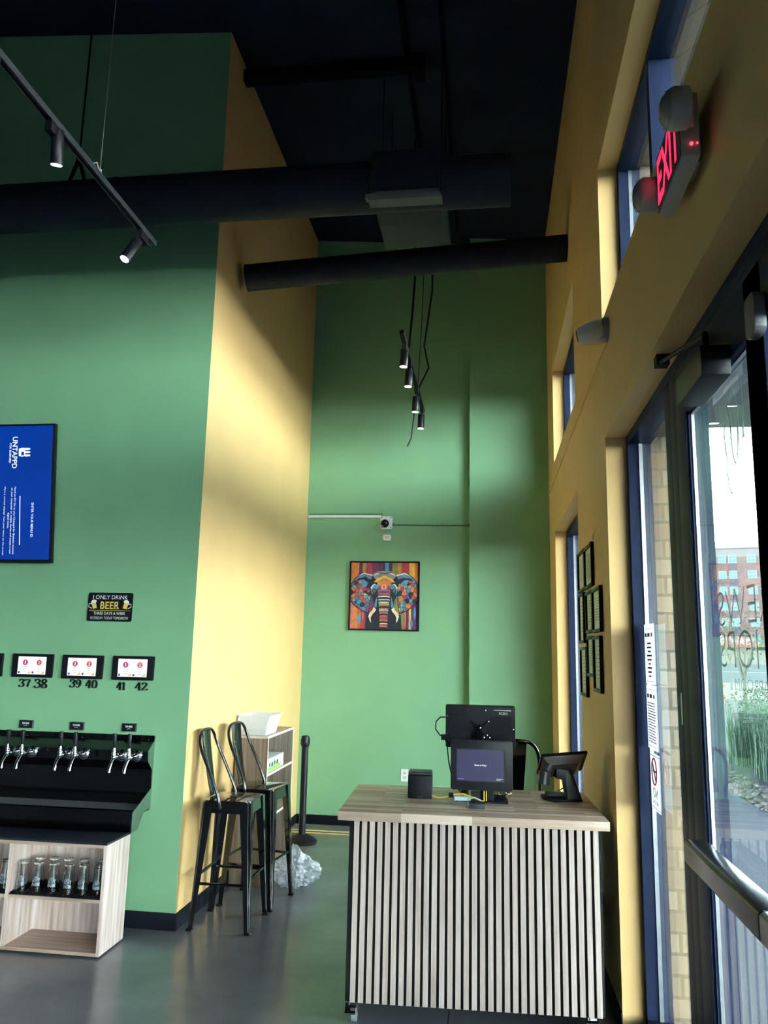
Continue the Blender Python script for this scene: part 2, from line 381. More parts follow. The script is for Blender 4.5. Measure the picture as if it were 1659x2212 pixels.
# windows: dark aluminium storefront section, x .705-.82, double glazing about x = .765
FX0, FX1, GX = .705, .82, .752
def window(name, y0, y1, z0, z1, muls=(), hbars=(), double=True, bw=.05):
    fr = M()
    fr.box(FX0, FX1, y0, y0 + bw, z0, z1); fr.box(FX0, FX1, y1 - bw, y1, z0, z1)
    fr.box(FX0, FX1, y0 + bw, y1 - bw, z0, z0 + bw); fr.box(FX0, FX1, y0 + bw, y1 - bw, z1 - bw, z1)
    for m in muls: fr.box(FX0, FX1, m - bw / 2, m + bw / 2, z0 + bw, z1 - bw)
    for hz in hbars: fr.box(FX0 + .001, FX1 - .001, y0 + bw, y1 - bw, hz - bw / 2, hz + bw / 2)
    o = struct(name, fr, ALU, bevel=.002)
    g = M(); g.box(GX, GX + .006, y0 + bw * .8, y1 - bw * .8, z0 + bw * .8, z1 - bw * .8)
    if double: g.box(GX + .024, GX + .030, y0 + bw * .8, y1 - bw * .8, z0 + bw * .8, z1 - bw * .8)
    obj('glass', g, GLASS, o)
    s = M()
    for yy in (y0 + bw - .004, y1 - bw - .004): s.box(GX + .006, GX + .024, yy, yy + .008, z0 + bw, z1 - bw)
    obj('spacer_bar', s, ALUMILL, o)
    return o
window('window_1', -.55, 4.045, C0, C1, muls=(3.20, 1.90, .6))
window('window_2', 5.38, 7.22, C0, C1)
window('window_3', 5.38, 7.22, H_LO, H_HI)
window('added_window_5', -6.2, -1.3, C0, C1, muls=(-4.6, -2.9))  # unseen upper window behind the camera, added to provide light
window('added_window_6', -6.2, -1.3, H_LO, H_HI, muls=(-4.6, -2.9))  # unseen lower window behind the camera, also added for its light
# storefront: sidelite, mullion, pair of doors, second sidelite
fr = M()
fr.box(FX0, FX1, 3.995, 4.045, 0, H_HI)
fr.box(FX0, FX1, 2.955, 3.055, 0, H_HI - .05); fr.box(FX0 + .004, FX1 - .004, 3.055, 3.165, 0, H_HI - .05)
fr.box(FX0, FX1, .93, 1.04, 0, H_HI - .05); fr.box(FX0, FX1, -.55, -.50, 0, H_HI - .05)
fr.box(FX0, FX1, -.55, 3.995, H_HI - .05, H_HI)
fr.box(FX0 + .002, FX1 - .002, 3.165, 3.995, 0, .1); fr.box(FX0 + .002, FX1 - .002, -.5, .93, 0, .1)
fr.box(FX0 + .001, FX1 - .001, 1.04, 2.955, 2.758, H_HI - .05)
o4 = struct('window_4', fr, ALU, bevel=.002)
g = M()
for a, b in ((3.16, 4.0), (-.505, .935)):
    g.box(GX, GX + .006, a, b, .09, H_HI - .045); g.box(GX + .024, GX + .030, a, b, .09, H_HI - .045)
obj('glass', g, GLASS, o4)
s = M()
for yy in (3.985, 3.168): s.box(GX + .006, GX + .024, yy, yy + .008, .1, H_HI - .05)
obj('spacer_bar', s, ALUMILL, o4)

def door(name, ya, yb):
    """leaf from ya (meeting stile) to yb (hinge side)"""
    x0, x1 = .700, .745; st = .135
    f = M(); f.box(x0, x1, ya, ya + st, .01, 2.75); f.box(x0, x1, yb - st, yb, .01, 2.75)
    f.box(x0, x1, ya + st, yb - st, .01, .27); f.box(x0, x1, ya + st, yb - st, 2.585, 2.75)
    f.box(x0 + .008, x0 + .012, ya + st, ya + st + .01, .27, 2.585); f.box(x0 + .008, x0 + .012, yb - st - .01, yb - st, .27, 2.585)
    o = struct(name, f, ALU, bevel=.003)
    gg = M().box(.714, .719, ya + st - .01, yb - st + .01, .26, 2.595); gg.box(.731, .736, ya + st - .01, yb - st + .01, .26, 2.595)
    obj('glass', gg, GLASS, o)
    sp2 = M()
    for yy in (ya + st, yb - st - .006): sp2.box(.7195, .7305, yy, yy + .006, .27, 2.585)
    for zz in (.27, 2.579): sp2.box(.7195, .7305, ya + st, yb - st, zz, zz + .006)
    obj('spacer_bar', sp2, ALUMILL, o)
    bar = M()
    bar.prism([(.622, 1.075), (.622, 1.132), (.634, 1.140), (.690, 1.140), (.690, 1.060), (.634, 1.060)], 'y', min(ya + .06, yb - .17), max(ya + .06, yb - .17))
    bar.box(.690, .700, ya + .08, ya + .16, 1.065, 1.135); bar.box(.690, .700, yb - .25, yb - .19, 1.065, 1.135)
    obj('push_bar', bar, mat('satin_' + name, (.075, .08, .085), .22, metal=.7, var=.08, scale=20), o, bevel=.003, label='satin dark metal push bar')
    return o
d1 = door('door_1', 2.0, 2.945)
d2 = door('door_2', 1.994, 1.049)
d2.children  # second leaf of the pair, mostly outside the view
cb = M().box(.615, .699, 2.262, 2.57, 2.532, 2.624)
cl = obj('door_closer', cb, BLACKP, d1, bevel=.004)
am = M(); am.tube([(.658, 2.36, 2.624), (.658, 2.36, 2.70)], .010); am.tube([(.658, 2.36, 2.695), (.64, 2.90, 2.812)], .0085, 8); am.tube([(.658, 2.36, 2.700), (.70, 2.52, 2.69)], .008, 8)
am.box(.625, .672, 2.88, 2.93, 2.80, 2.84)
obj('closer_arm', am, BLACKM, cl)
sen = M().rbox(.668, .699, 1.960, 2.036, 2.535, 2.650, .022, 'x')
obj('latch_cover', sen, mat('latch_grey', (.10, .105, .12), .45), d1, bevel=.006, label='pale grey latch cover at the door head')
obj('strike_sticker', M().box(.7035, .7048, 3.066, 3.084, 1.475, 1.59), WHITE, o4, label='small white vertical sticker')

# lettering on the outside face of the door glass: reads backwards from indoors
LETTER = mat('sage_vinyl_lettering', (.11, .17, .17), .5, var=.05)
lt = M(); gx = .7375
R_, U_ = (0, 1, 0), (0, 0, 1)      # seen from outside, text runs towards +y
def glyph(pts, wd): lt.ribbon([(gx, y, z) for y, z in pts], wd, (1, 0, 0))
def lerp_arc(cy, cz, ry, rz, t0, t1, n=14): return [(cy + ry * cos(radians(t0 + (t1 - t0) * i / n)), cz + rz * sin(radians(t0 + (t1 - t0) * i / n))) for i in range(n + 1)]
# "1 0" and the hooked third numeral
glyph([(2.318, 2.545), (2.313, 2.44), (2.318, 2.36)], [.014, .013, .016]); glyph([(2.302, 2.552), (2.318, 2.540), (2.327, 2.548)], [.004, .008, .004]); glyph([(2.330, 2.360), (2.303, 2.360)], .006)
oval = lerp_arc(2.398, 2.415, .034, .115, 0, 360, 30); glyph(oval, [.004 + .012 * abs(cos(radians(i * 12))) for i in range(31)])
hook = [(2.448, 2.448), (2.463, 2.472), (2.482, 2.462), (2.497, 2.42), (2.493, 2.37), (2.482, 2.34), (2.484, 2.29), (2.478, 2.25), (2.462, 2.222), (2.440, 2.214)]
glyph(hook, [.005, .008, .012, .014, .013, .012, .011, .010, .008, .005])
text_into(lt, 'BREWS', (gx, 2.37, 1.818), R_, U_, h=.116, width=.60, bold=-.018)
text_into(lt, '& HOPS', (gx, 2.35, 1.690), R_, U_, h=.118, width=.64, bold=-.018)
text_into(lt, 'TAPROOM', (gx, 2.36, 1.626), R_, U_, h=.037, width=.34, bold=-.02)
obj('lettering', lt, LETTER, d1, label='green grey window lettering')

# ------------------------------------------------------------------ outside
PAVE = mat('broom_finished_concrete', (.075, .10, .155), .9, var=.25, scale=14, stretch=(6, 1.2, 1), bump=.5, bscale=60)
struct('ground', M().box(-60, 260, -120, 330, -.6, -.06), mat('pale_asphalt', (.10, .11, .12), .95, var=.1, scale=.6))
struct('path_1', M().box(.925, 3.15, -8, 34, -.12, -.012), PAVE)
CONC = mat('bleached_concrete', (.26, .225, .19), .95, var=.06, scale=1.5)
struct('sidewalk_1', M().box(2.5, 80, 36, 60, -.1, -.02), CONC)
struct('road_1', M().hexa([(-40, 60, -.5), (140, 60, -.5), (140, 108, -.5), (-40, 108, -.5), (-40, 60, -.02), (140, 60, -.02), (140, 108, 1.0), (-40, 108, 1.0)]), mat('blue_grey_asphalt', (.055, .085, .13), .9, var=.06, scale=.8))
struct('road_marking_1', M().hexa([(-40, 80, .3), (140, 80, .3), (140, 80.8, .3), (-40, 80.8, .3), (-40, 80, .43), (140, 80, .43), (140, 80.8, .447), (-40, 80.8, .447)]), mat('road_paint', (.26, .27, .28), .8))
struct('sidewalk_2', M().hexa([(-40, 108, -.5), (160, 108, -.5), (160, 134, -.5), (-40, 134, -.5), (-40, 108, 1.0), (160, 108, 1.0), (160, 134, 3.2), (-40, 134, 3.2)]), CONC)
struct('lawn_1', M().hexa([(-40, 134, -.5), (160, 134, -.5), (160, 148, -.5), (-40, 148, -.5), (-40, 134, 3.2), (160, 134, 3.2), (160, 148, 4.7), (-40, 148, 4.7)]), mat('dry_yellow_lawn', (.24, .19, .055), .95, var=.15, scale=2))
struct('trim_1', M().box(.925, 2.4, -4, 4.62, 3.05, 3.30), mat('canopy_soffit', (.20, .23, .25), .7, var=.05, scale=5))

# gravel strip and planting
peb = M()
for i in range(1100):
    y = random.uniform(7.0, 15.0); x = random.uniform(3.16, 3.74); r = random.uniform(.018, .05)
    peb.sphere((x, y, -.02 + r * .4), (r * random.uniform(.8, 1.5), r * random.uniform(.8, 1.5), r * .7), 6, 4)
obj('river_pebbles', peb, mat('river_stone', (.16, .15, .145), .8, var=.5, scale=5), kind='stuff', smooth=True, label='bed of pale river pebbles along the path', cat='pebbles')
GRASS = mat('blue_green_blades', (.055, .125, .085), .7, var=.35, scale=6)
LEAF = mat('small_green_leaves', (.05, .10, .058), .6, var=.4, scale=5)
def shrub(cx, cy, seed, h, label, rx=.60):
    rnd = random.Random(seed); t = thing('ornamental_shrub', label, 'shrub', (cx, cy, -.02), group='shrubs beyond the gravel strip')
    b = M()
    for i in range(420):
        a = rnd.uniform(0, 2 * pi); q = sqrt(rnd.random()) * rx; x, y = q * cos(a), q * sin(a); hh = h * rnd.uniform(.5, .92); ln = rnd.uniform(.05, .18); a2 = rnd.uniform(0, 2 * pi)
        wv = .007; px_, py_ = -sin(a2) * wv, cos(a2) * wv
        p = [(x, y, 0), (x + cos(a2) * ln * .3, y + sin(a2) * ln * .3, hh * .6), (x + cos(a2) * ln, y + sin(a2) * ln, hh)]
        b.add([(p[0][0] - px_, p[0][1] - py_, 0), (p[0][0] + px_, p[0][1] + py_, 0), (p[1][0] + px_, p[1][1] + py_, p[1][2]), (p[1][0] - px_, p[1][1] - py_, p[1][2]), p[2]], [(0, 1, 2, 3), (3, 2, 4)])
    obj('grass_blades', b, GRASS, t, fixn=False)
    b = M()
    for i in range(900):
        a = rnd.uniform(0, 2 * pi); q = sqrt(rnd.random()) * rx; z = h * rnd.uniform(.35, 1.05); q *= (1 - .35 * max(0, z / h - .6))
        c = Vector((q * cos(a), q * sin(a), z)); d = Vector((rnd.uniform(-1, 1), rnd.uniform(-1, 1), rnd.uniform(-.4, 1))).normalized(); s_ = d.orthogonal().normalized() * .016; d = d * .045
        b.add([c, c + d * .5 + s_, c + d, c + d * .5 - s_], [(0, 1, 2, 3)])
    obj('leaves', b, LEAF, t, fixn=False)
    return t
SH = [(4.50, 10.9, 1.16, 'pale grassy shrub at the edge of the gravel strip, first from the door'), (4.45, 12.5, 1.24, 'second grassy shrub from the door beyond the gravel strip'),
      (4.55, 14.1, 1.18, 'grassy shrub third along the bed beyond the gravel strip'), (6.0, 15.0, 1.2, 'leafy shrub set back from the gravel strip behind the third shrub'), (5.4, 16.4, 1.1, 'most distant leafy shrub in the bed outside the door'), (6.0, 11.7, 1.05, 'grassy shrub behind the first shrub outside the door')]
for i, (x, y, h, lb) in enumerate(SH): shrub(x, y, 40 + i, h, lb)
fb = thing('flower_bush', 'orange red flowering plant behind the green shrubs outside the door', 'flowers', (4.30, 16.6, -.02))
b = M()
for i in range(70):
    a = random.uniform(0, 2 * pi); q = random.uniform(0, .38); b.sphere((q * cos(a), q * sin(a), .98 + random.uniform(-.12, .35)), random.uniform(.025, .055), 6, 4)
obj('blossom', b, mat('orange_petals', (.42, .09, .03), .6, var=.2, scale=8), fb)
b = M()
for i in range(16):
    a = random.uniform(0, 2 * pi); b.tube([(.05 * cos(a), .05 * sin(a), 0), (.3 * cos(a), .3 * sin(a), 1.0)], .008, 5)
obj('stem', b, LEAF, fb)
def tree(x, y, h, label, seed):
    rnd = random.Random(seed); t = thing('young_tree', label, 'tree', (x, y, -.02), group='saplings by the road')
    tr = M(); tr.tube([(0, 0, 0), (.03, 0, h * .25), (.02, .02, h * .45)], [.05, .042, .036], 7)
    lv = M()
    for k in range(7):
        a = k * 2.4; tip = Vector((cos(a) * h * .17, sin(a) * h * .17, h * rnd.uniform(.75, 1.0)))
        tr.tube([(.02, .02, h * .42), (tip * .5 + Vector((0, 0, h * .28))), tip], [.024, .018, .008], 5)
        for i in range(45):
            c = tip * rnd.uniform(.75, 1.05) + Vector((rnd.gauss(0, .16), rnd.gauss(0, .16), rnd.gauss(0, .2))); d = Vector((rnd.uniform(-1, 1), rnd.uniform(-1, 1), rnd.uniform(-1, .6))).normalized() * .07; s_ = d.orthogonal().normalized() * .022
            lv.add([c, c + d * .5 + s_, c + d, c + d * .5 - s_], [(0, 1, 2, 3)])
    obj('trunk', tr, mat('sapling_bark_%d' % seed, (.13, .12, .10), .9, var=.2), t, smooth=True)
    obj('leaves', lv, LEAF, t, fixn=False)
tree(5.72, 19.0, 2.9, 'thin forked sapling rising behind the shrubs outside the door', 3)
tree(13.5, 47.0, 3.6, 'thin young tree standing farther off across the road', 5)
# red van across the road
van = thing('red_van', 'red van with a dark roof parked across the road', 'van', (39.2, 131, 2.95), .12)
b = M(); b.prism([(-2.6, .45), (2.6, .45), (2.6, 1.3), (2.1, 1.45), (1.6, 2.2), (-2.6, 2.25)], 'y', -.95, .95)
obj('body', b, mat('red_car_paint', (.24, .02, .03), .3, var=.05), van, bevel=.06)
obj('roof', M().box(-2.55, 1.5, -.9, .9, 2.25, 2.45), BLACKM, van, bevel=.04)
b = M()
for x in (-1.9, -.8, .3): b.box(x, x + .9, -.965, -.945, 1.4, 2.0)
obj('window', b, mat('van_glass', (.03, .05, .06), .1), van)
for x in (-1.7, 1.7):
    for y in (-.85, .85): obj('wheel', M().cyl((x, y - .1, .36), (x, y + .1, .36), .36, seg=18), BLACKM, van)
# apartment block
bdir = Vector((.289, .957, 0)); bc = bdir * 150
bld = thing('apartment_building', 'brick apartment block with paired windows and balconies across the road', 'building', (bc.x, bc.y, 0), -atan2(bdir.x, bdir.y))
k_ = 150 / 1678.8; px0 = 1598.0
def bx(px): return (px - px0) * .078
def bz(py): return EYE + (1422.0 - py) * .0840
BW = mat('mauve_brick', (.105, .068, .068), .9, var=.12, scale=.5, stretch=(1, 1, 4)); BW2 = mat('grey_cladding', (.12, .112, .125), .9, var=.05, scale=.3); BAND = mat('parapet_white', (.19, .19, .20), .9, var=.03, scale=.3)
obj('wall', M().box(bx(1520), bx(1760), 0, 16, 0, bz(1212)), BW, bld)
obj('upper_wall', M().box(bx(1520), bx(1760), -.02, 16, bz(1212), bz(1194)), BW2, bld)
obj('parapet', M().box(bx(1519), bx(1761), -.5, 16.2, bz(1194), bz(1180)), BAND, bld)
PANE = mat('pale_cyan_glazing', (.07, .19, .22), .5, var=.1, scale=.5, spec=.1); SPAN = mat('violet_grey_panel', (.055, .045, .066), .8, var=.05, scale=.5)
rows = [1208 + 33 * i for i in range(6)]
for py in rows:
    for a, b_ in ((1558, 1575), (1580, 1597), (1618, 1637), (1648, 1666)):
        wn = M(); z1, z0 = bz(py), bz(py + 17)
        for xx in (bx(a), (bx(a) + bx(b_)) / 2 - .05, bx(b_) - .1): wn.box(xx, xx + .1, -.12, .05, z0, z1)
        for zz in (z0, (z0 + z1) / 2, z1 - .1): wn.box(bx(a), bx(b_), -.11, .04, zz, zz + .1)
        wo = obj('window', wn, BAND, bld); obj('pane', M().box(bx(a), bx(b_), -.06, .02, z0, z1), PANE, wo)
    obj('spandrel_panel', M().box(bx(1580), bx(1597), -.05, .02, bz(py + 33), bz(py + 17)), SPAN, bld)
    obj('balcony', M().box(bx(1532), bx(1552), -1.6, 0, bz(py + 30), bz(py + 17)), BAND, bld)
    obj('recess', M().box(bx(1532), bx(1552), -.06, .02, bz(py + 17), bz(py)), SPAN, bld)

# ------------------------------------------------------------------ ceiling services
dt = thing('round_duct', 'big black round duct running across in front of the green tap wall', 'duct', (-1.9, 4.3, 4.52))
b = M(); b.T = Matrix.Translation((1.9, -4.3, -4.52)); b.tube([(-8.5, 4.3, 4.52), (.134, 4.3, 4.52)], .152, 40)
for x in (-6.2, -4.9, -3.6, -2.35, -1.1, -.04): b.tube([(x - .012, 4.3, 4.52), (x + .012, 4.3, 4.52)], .1545, 40)
obj('pipe', b, DUCT, dt, smooth=True)
b = M(); b.T = Matrix.Translation((1.9, -4.3, -4.52)); b.tube([(-2.66, 4.3, 6.33), (-2.66, 4.3, 4.86)], .006, 6)
b.tube([(-2.66, 4.3, 4.86), (-2.72, 4.3, 4.67)], .012, 6); b.tube([(-2.66, 4.3, 4.86), (-2.60, 4.3, 4.67)], .012, 6); b.sphere((-2.66, 4.3, 4.86), .022, 8, 6)
obj('hanger_rod', b, BLACKM, dt)
rg = M(); rg.T = Matrix.Translation((1.9, -4.3, -4.52)); rg.box(-.685, -.285, 4.10, 4.5, 4.375, 4.63)
reg = obj('register_box', rg, DUCT, dt, bevel=.004)
b = M(); b.T = Matrix.Translation((1.9, -4.3, -4.52))
b.hexa([(-.690, 4.055, 4.285), (-.262, 4.055, 4.285), (-.262, 4.14, 4.285), (-.690, 4.14, 4.285), (-.655, 4.10, 4.368), (-.284, 4.10, 4.368), (-.284, 4.14, 4.368), (-.655, 4.14, 4.368)])
b.box(-.71, -.65, 4.07, 4.12, 4.31, 4.335)
obj('register_flange', b, DUCTLIGHT, reg, label='pale grey register flange')
b = M(); A = Vector((-1.872, 5.45, 4.56)); B = Vector((.600, 5.70, 4.823))
b.tube([A, B], .102, 36)
for q in (.0, .27, .55, .82): p = A.lerp(B, q); d = (B - A).normalized() * .012; b.tube([p - d if q else p, p + d], .1045, 36)
obj('round_duct', b, DUCT, smooth=True, label='thin black round duct running from the yellow wall to the window wall', cat='duct')
b = M(); b.box(-.84, -.31, 5.15, 5.90, 5.02, 5.12)
pl = obj('supply_plenum', b, DUCT, bevel=.006, label='boxy black sheet metal plenum hanging between the two round ducts', cat='plenum')
b = M(); b.box(-.845, -.305, 5.145, 5.905, 5.0, 5.02)
obj('face_panel', b, mat('slate_grey_panel', (.022, .024, .036), .5, var=.1), pl)
for x in (-.8, -.35):
    for y in (5.32, 5.85): obj('hanger_rod', M().tube([(x, y, 5.12), (x, y, ceil_z(x) + .02)], .006, 6), BLACKM, pl)
b = M()
b.box(-1.90, -.50, 5.20, 5.28, 6.10, 6.20); b.box(-.62, -.58, 2.6, 7.6, 6.12, 6.16); b.box(-.34, -.31, 2.6, 7.6, 6.11, 6.14); b.box(-.56, -.48, 5.16, 5.32, 6.06, 6.22)
obj('ceiling_conduit', b, mat('black_conduit', (.003, .004, .010), .9, var=.1, spec=.05), label='black conduit tee crossing the dark ceiling above the ducts', cat='conduit')

# track lights
LAMP = emis('lamp_face', (1.0, .96, .92), 22.0)
def spot_head(parent, base, yoke, c, ax, L, r, hot=14):
    """can lamp: c = centre of the lit mouth, ax = direction the light leaves"""
    ax = Vector(ax).normalized(); c = Vector(c)
    h = M(); h.lathe([(r * .96, 0), (r, .003), (r, L - .004), (r * .9, L)], c, -ax, 24); h.lathe([(r * 1.02, 0.0), (r * 1.02, .006)], c, -ax, 24)
    s = obj('spot_can', h, BLACKP, parent, smooth=True)
    f = M(); f.lathe([(r * .86, -.0015), (r * .86, -.0005)], c, -ax, 24); obj('lamp_face', f, LAMP, s, label='glowing white lamp face')
    y = M(); y.box(base[0] - .016, base[0] + .016, base[1] - .045, base[1] + .045, base[2] - .05, base[2]); y.tube([base, yoke, c - ax * (L * .6)], .006, 8); y.sphere(yoke, .011, 10, 8)
    obj('yoke', y, BLACKM, s)
    ld = bpy.data.lights.new('spot_beam', 'SPOT'); ld.energy = hot; ld.spot_size = radians(70); ld.spot_blend = .8; ld.shadow_soft_size = r; ld.color = (1, .9, .78)
    lo = bpy.data.objects.new('spot_beam', ld); COL.objects.link(lo); lo.parent = s; lo.location = c + ax * .004
    lo.rotation_euler = ax.to_track_quat('-Z', 'Y').to_euler()
tk = thing('track_light', 'black track light with can spots hanging in front of the green tap wall', 'track light', (0, 0, 0))
b = M(); b.box(-1.968, -1.932, 1.0, 4.0, 4.045, 4.062); b.box(-1.968, -1.962, 1.0, 4.0, 4.030, 4.045); b.box(-1.938, -1.932, 1.0, 4.0, 4.030, 4.045)
obj('rail', b, DKGREY, tk, bevel=.0015)
b = M(); b.tube([(-1.95, 3.345, 4.062), (-1.95, 3.345, 6.30)], .0016, 5); b.tube([(-1.95, 1.3, 4.062), (-1.95, 1.3, 6.30)], .0016, 5); b.tube([(-1.95, 3.345, 4.062), (-1.95, 3.345, 4.09)], .009, 8)
b.tube([(-1.95, 3.345, 4.075), (-1.945, 3.30, 4.10), (-1.95, 3.26, 4.066)], .004, 6)
obj('wire_hanger', b, GREYPL, tk)
spot_head(tk, (-1.95, 2.93, 4.03), (-1.94, 2.965, 3.965), (-1.955, 2.985, 3.873), (-.12, .28, -1), .155, .028)
spot_head(tk, (-1.95, 3.855, 4.03), (-1.955, 3.86, 3.985), (-2.00, 3.765, 3.828), (-.28, -.42, -1), .16, .028)
spot_head(tk, (-1.95, 2.47, 4.03), (-1.95, 2.475, 3.965), (-1.99, 2.45, 3.85), (-.2, .1, -1), .155, .028)
tk2 = thing('track_light', 'black track light with four can spots near the back green wall', 'track light', (0, 0, 0))
TX = -.655
def tx(y): return -.662
b = M(); b.hexa([(tx(5.6) - .017, 5.6, 4.122), (tx(5.6) + .017, 5.6, 4.122), (tx(7.6) + .017, 7.6, 4.122), (tx(7.6) - .017, 7.6, 4.122), (tx(5.6) - .017, 5.6, 4.152), (tx(5.6) + .017, 5.6, 4.152), (tx(7.6) + .017, 7.6, 4.152), (tx(7.6) - .017, 7.6, 4.152)])
obj('rail', b, BLACKM, tk2)
for y, z in ((5.86, 3.957), (6.22, 3.917), (6.87, 3.899), (7.45, 3.91)):
    spot_head(tk2, (tx(y), y - .02, 4.122), (tx(y) + .008, y, max(4.075, z + .16)), (tx(y) - .012, y + .01, z), (-.05, .02, -1), .145, .033, 7)
b = M(); b.tube([(-.64, 6.2, 6.2), (-.62, 6.2, 5.0), (-.635, 6.15, 4.6), (tx(6.1), 6.1, 4.15)], .010, 6)
b.tube([(-.53, 6.9, 6.2), (-.53, 6.9, 5.1), (-.60, 6.9, 4.55), (-.56, 6.95, 4.35), (tx(7.0), 7.0, 4.15)], .009, 6)
b.tube([(-.60, 6.9, 6.2), (-.62, 6.9, 4.9), (tx(6.95), 6.95, 4.15)], .004, 6)
b.tube([(tx(7.1), 7.1, 4.125), (-.70, 7.1, 4.0), (-.72, 7.1, 3.80), (-.73, 7.1, 3.71), (-.765, 7.1, 3.63)], .007, 6)
obj('cord', b, BLACKM, tk2)

# ------------------------------------------------------------------ tap wall
tv = thing('television', 'big wall television leaning forward with a blue screen of sideways white text', 'television', (-2.94, 4.89, 2.258))
tv.rotation_euler = (radians(6.65), 0, 0)
TW, TH = 1.68, .952
obj('cabinet', M().box(-TW, 0, 0, .035, 0, TH), BLACKP, tv, bevel=.003)
obj('wall_mount', M().hexa([(-1.1, .035, .25), (-.6, .035, .25), (-.6, .049, .25), (-1.1, .049, .25), (-1.1, .035, .75), (-.6, .035, .75), (-.6, .102, .75), (-1.1, .102, .75)]), BLACKM, tv)
scr = M().box(-TW + .014, -.014, -.0012, 0, .022, TH - .014)
m, n, bb = _new('blue_screen')
t_ = n.nodes.new('ShaderNodeTexCoord'); nz = n.nodes.new('ShaderNodeTexNoise'); nz.inputs['Scale'].default_value = 2.0
n.links.new(t_.outputs['Object'], nz.inputs['Vector']); cr = n.nodes.new('ShaderNodeValToRGB'); ramp(cr, [(.3, (.0, .032, .30)), (.7, (.0, .042, .36))])
n.links.new(nz.outputs['Fac'], cr.inputs[0]); n.links.new(cr.outputs['Color'], bb.inputs['Emission Color']); bb.inputs['Emission Strength'].default_value = 1.0 / EXPO
bb.inputs['Base Color'].default_value = (.004, .004, .01, 1); bb.inputs['Roughness'].default_value = .25
obj('screen', scr, m, tv)
tt = M()
def tvx(px, py): return -(118 - (py - 915) / 301 * 7 - px) * .00322
def tvz(py): return (1216 - py) / 301 * TH
DN, RTX = (0, 0, -1), (1, 0, 0)
def tvtext(s_, pxbase, pya, pyb, cap, bold=0.0): text_into(tt, s_, (tvx(pxbase, (pya + pyb) / 2), -.0015, tvz((pya + pyb) / 2)), DN, RTX, h=cap, width=(pyb - pya) / 301 * TH, bold=bold)
tvtext('UNTAPPD', 21.5, 943, 1012, .036, .02)
tvtext('FOR BUSINESS', 14.5, 957, 1000, .014, .02)
tvtext('ENTER YOUR MENU ID', 65.5, 1087, 1161, .017, .012)
tvtext('Need an ID? Go to your Untappd for Business account', 25.5, 1052, 1198, .0135, .005)
tvtext('on your computer or mobile device and create a new', 18.5, 1054, 1197, .0135, .005)
tvtext('digital menu.', 12, 1108, 1142, .0135, .005)
tvtext('Have a vertical display? Turn your menu on the screen', 2.5, 1052, 1200, .011, .005)
tt.ribbon([(tvx(40, 1072), -.0015, tvz(1072)), (tvx(40, 1178), -.0015, tvz(1178))], .006, (0, -1, 0), .0005)
def tvblob(pts): tt.poly([(tvx(a, c), -.0019, tvz(c)) for a, c in pts])
tvblob([(36, 969), (44, 967), (50, 968), (50, 985), (44, 987), (36, 985)])
for q in (970, 977, 984): tvblob([(50, q - 2.6), (61, q - 2.0), (63, q), (61, q + 2.0), (50, q + 2.6)])
tt.m = 1; tt.poly([(tvx(a, c), -.0023, tvz(c)) for a, c in ((42, 976), (48, 976), (48, 984), (42, 984))])
obj('screen_text', tt, [emis('white_screen_text', (.85, .92, 1.0), .9), m], tv, fixn=False)

# beer sign
bs = thing('beer_sign', 'black metal sign reading I ONLY DRINK BEER on the green wall', 'sign', (-2.5115, YTAP, 1.969))
obj('plate', M().rbox(-.1575, .1575, -.006, 0, -.095, .095, .012, 'y'), BLACKP, bs)
s1 = M(); yy = -.0065
text_into(s1, 'I ONLY DRINK', (0, yy, .052), XR, ZU, h=.027, width=.245, bold=.004)
text_into(s1, 'THREE DAYS A WEEK', (0, yy, -.052), XR, ZU, h=.020, width=.225, bold=.004)
text_into(s1, 'YESTERDAY, TODAY TOMORROW', (0, yy, -.082), XR, ZU, h=.018, width=.27)
s1.m = 1
text_into(s1, 'BEER', (0, yy, -.012), XR, ZU, h=.046, width=.135, bold=.016)
for xx in (-.0665, -.0300, .0045, .0395): s1.box(xx, xx + .020, yy - .0007, yy, -.0135, -.0095); s1.box(xx, xx + .020, yy - .0007, yy, .032, .0355)
s1.ribbon([(-.145, yy, -.0235), (.145, yy, -.0235)], .003, (0, -1, 0))
for sx in (-1, 1):
    s1.m = 1; s1.poly([(sx * (.111 + a * .9), yy - .0007, .013 + c) for a, c in ((-.022, -.020), (.008, -.027), (.024, .012), (-.010, .020))])
    s1.m = 0; s1.poly([(sx * (.111 + a * .9), yy - .0012, .013 + c) for a, c in ((-.012, .014), (-.018, .028), (0, .036), (.02, .030), (.028, .012))])
    s1.ribbon([(sx * (.128), yy - .0005, .020), (sx * .148, yy - .0005, .020), (sx * .150, yy - .0005, .0), (sx * .127, yy - .0005, -.010)], .005, (0, -1, 0))
obj('sign_print', s1, [INKW2, GOLD], bs, fixn=False)

# pour screens with numbers below
SCREENW = emis('white_screen', (.96, .93, .95), .92); PURP = emis('magenta_disc', (.55, .06, .22), .6); CORAL = emis('coral_disc', (.80, .12, .14), .6); BLU = emis('blue_dot', (.06, .15, .40), .6); AMB = emis('amber_mark', (.85, .55, .12), .7); GRT = emis('grey_line', (.5, .45, .5), .4)
pt = thing('pour_screen', 'black framed touch screen above the numbers 41 and 42', 'touch screen', (-2.3115, YTAP, 1.574), group='pour screens over the taps')
obj('bezel', M().rbox(-.142, .142, -.022, 0, -.077, .077, .006, 'y'), BLACKP, pt, bevel=.002)
obj('screen', M().box(-.100, .100, -.0232, -.0215, -.057, .058), SCREENW, pt)
ic = M(); y0 = -.0236
def disc(mb_, cx, cz, r, y): mb_.poly([(cx + r * cos(2 * pi * k / 20), y, cz + r * sin(2 * pi * k / 20)) for k in range(20)])
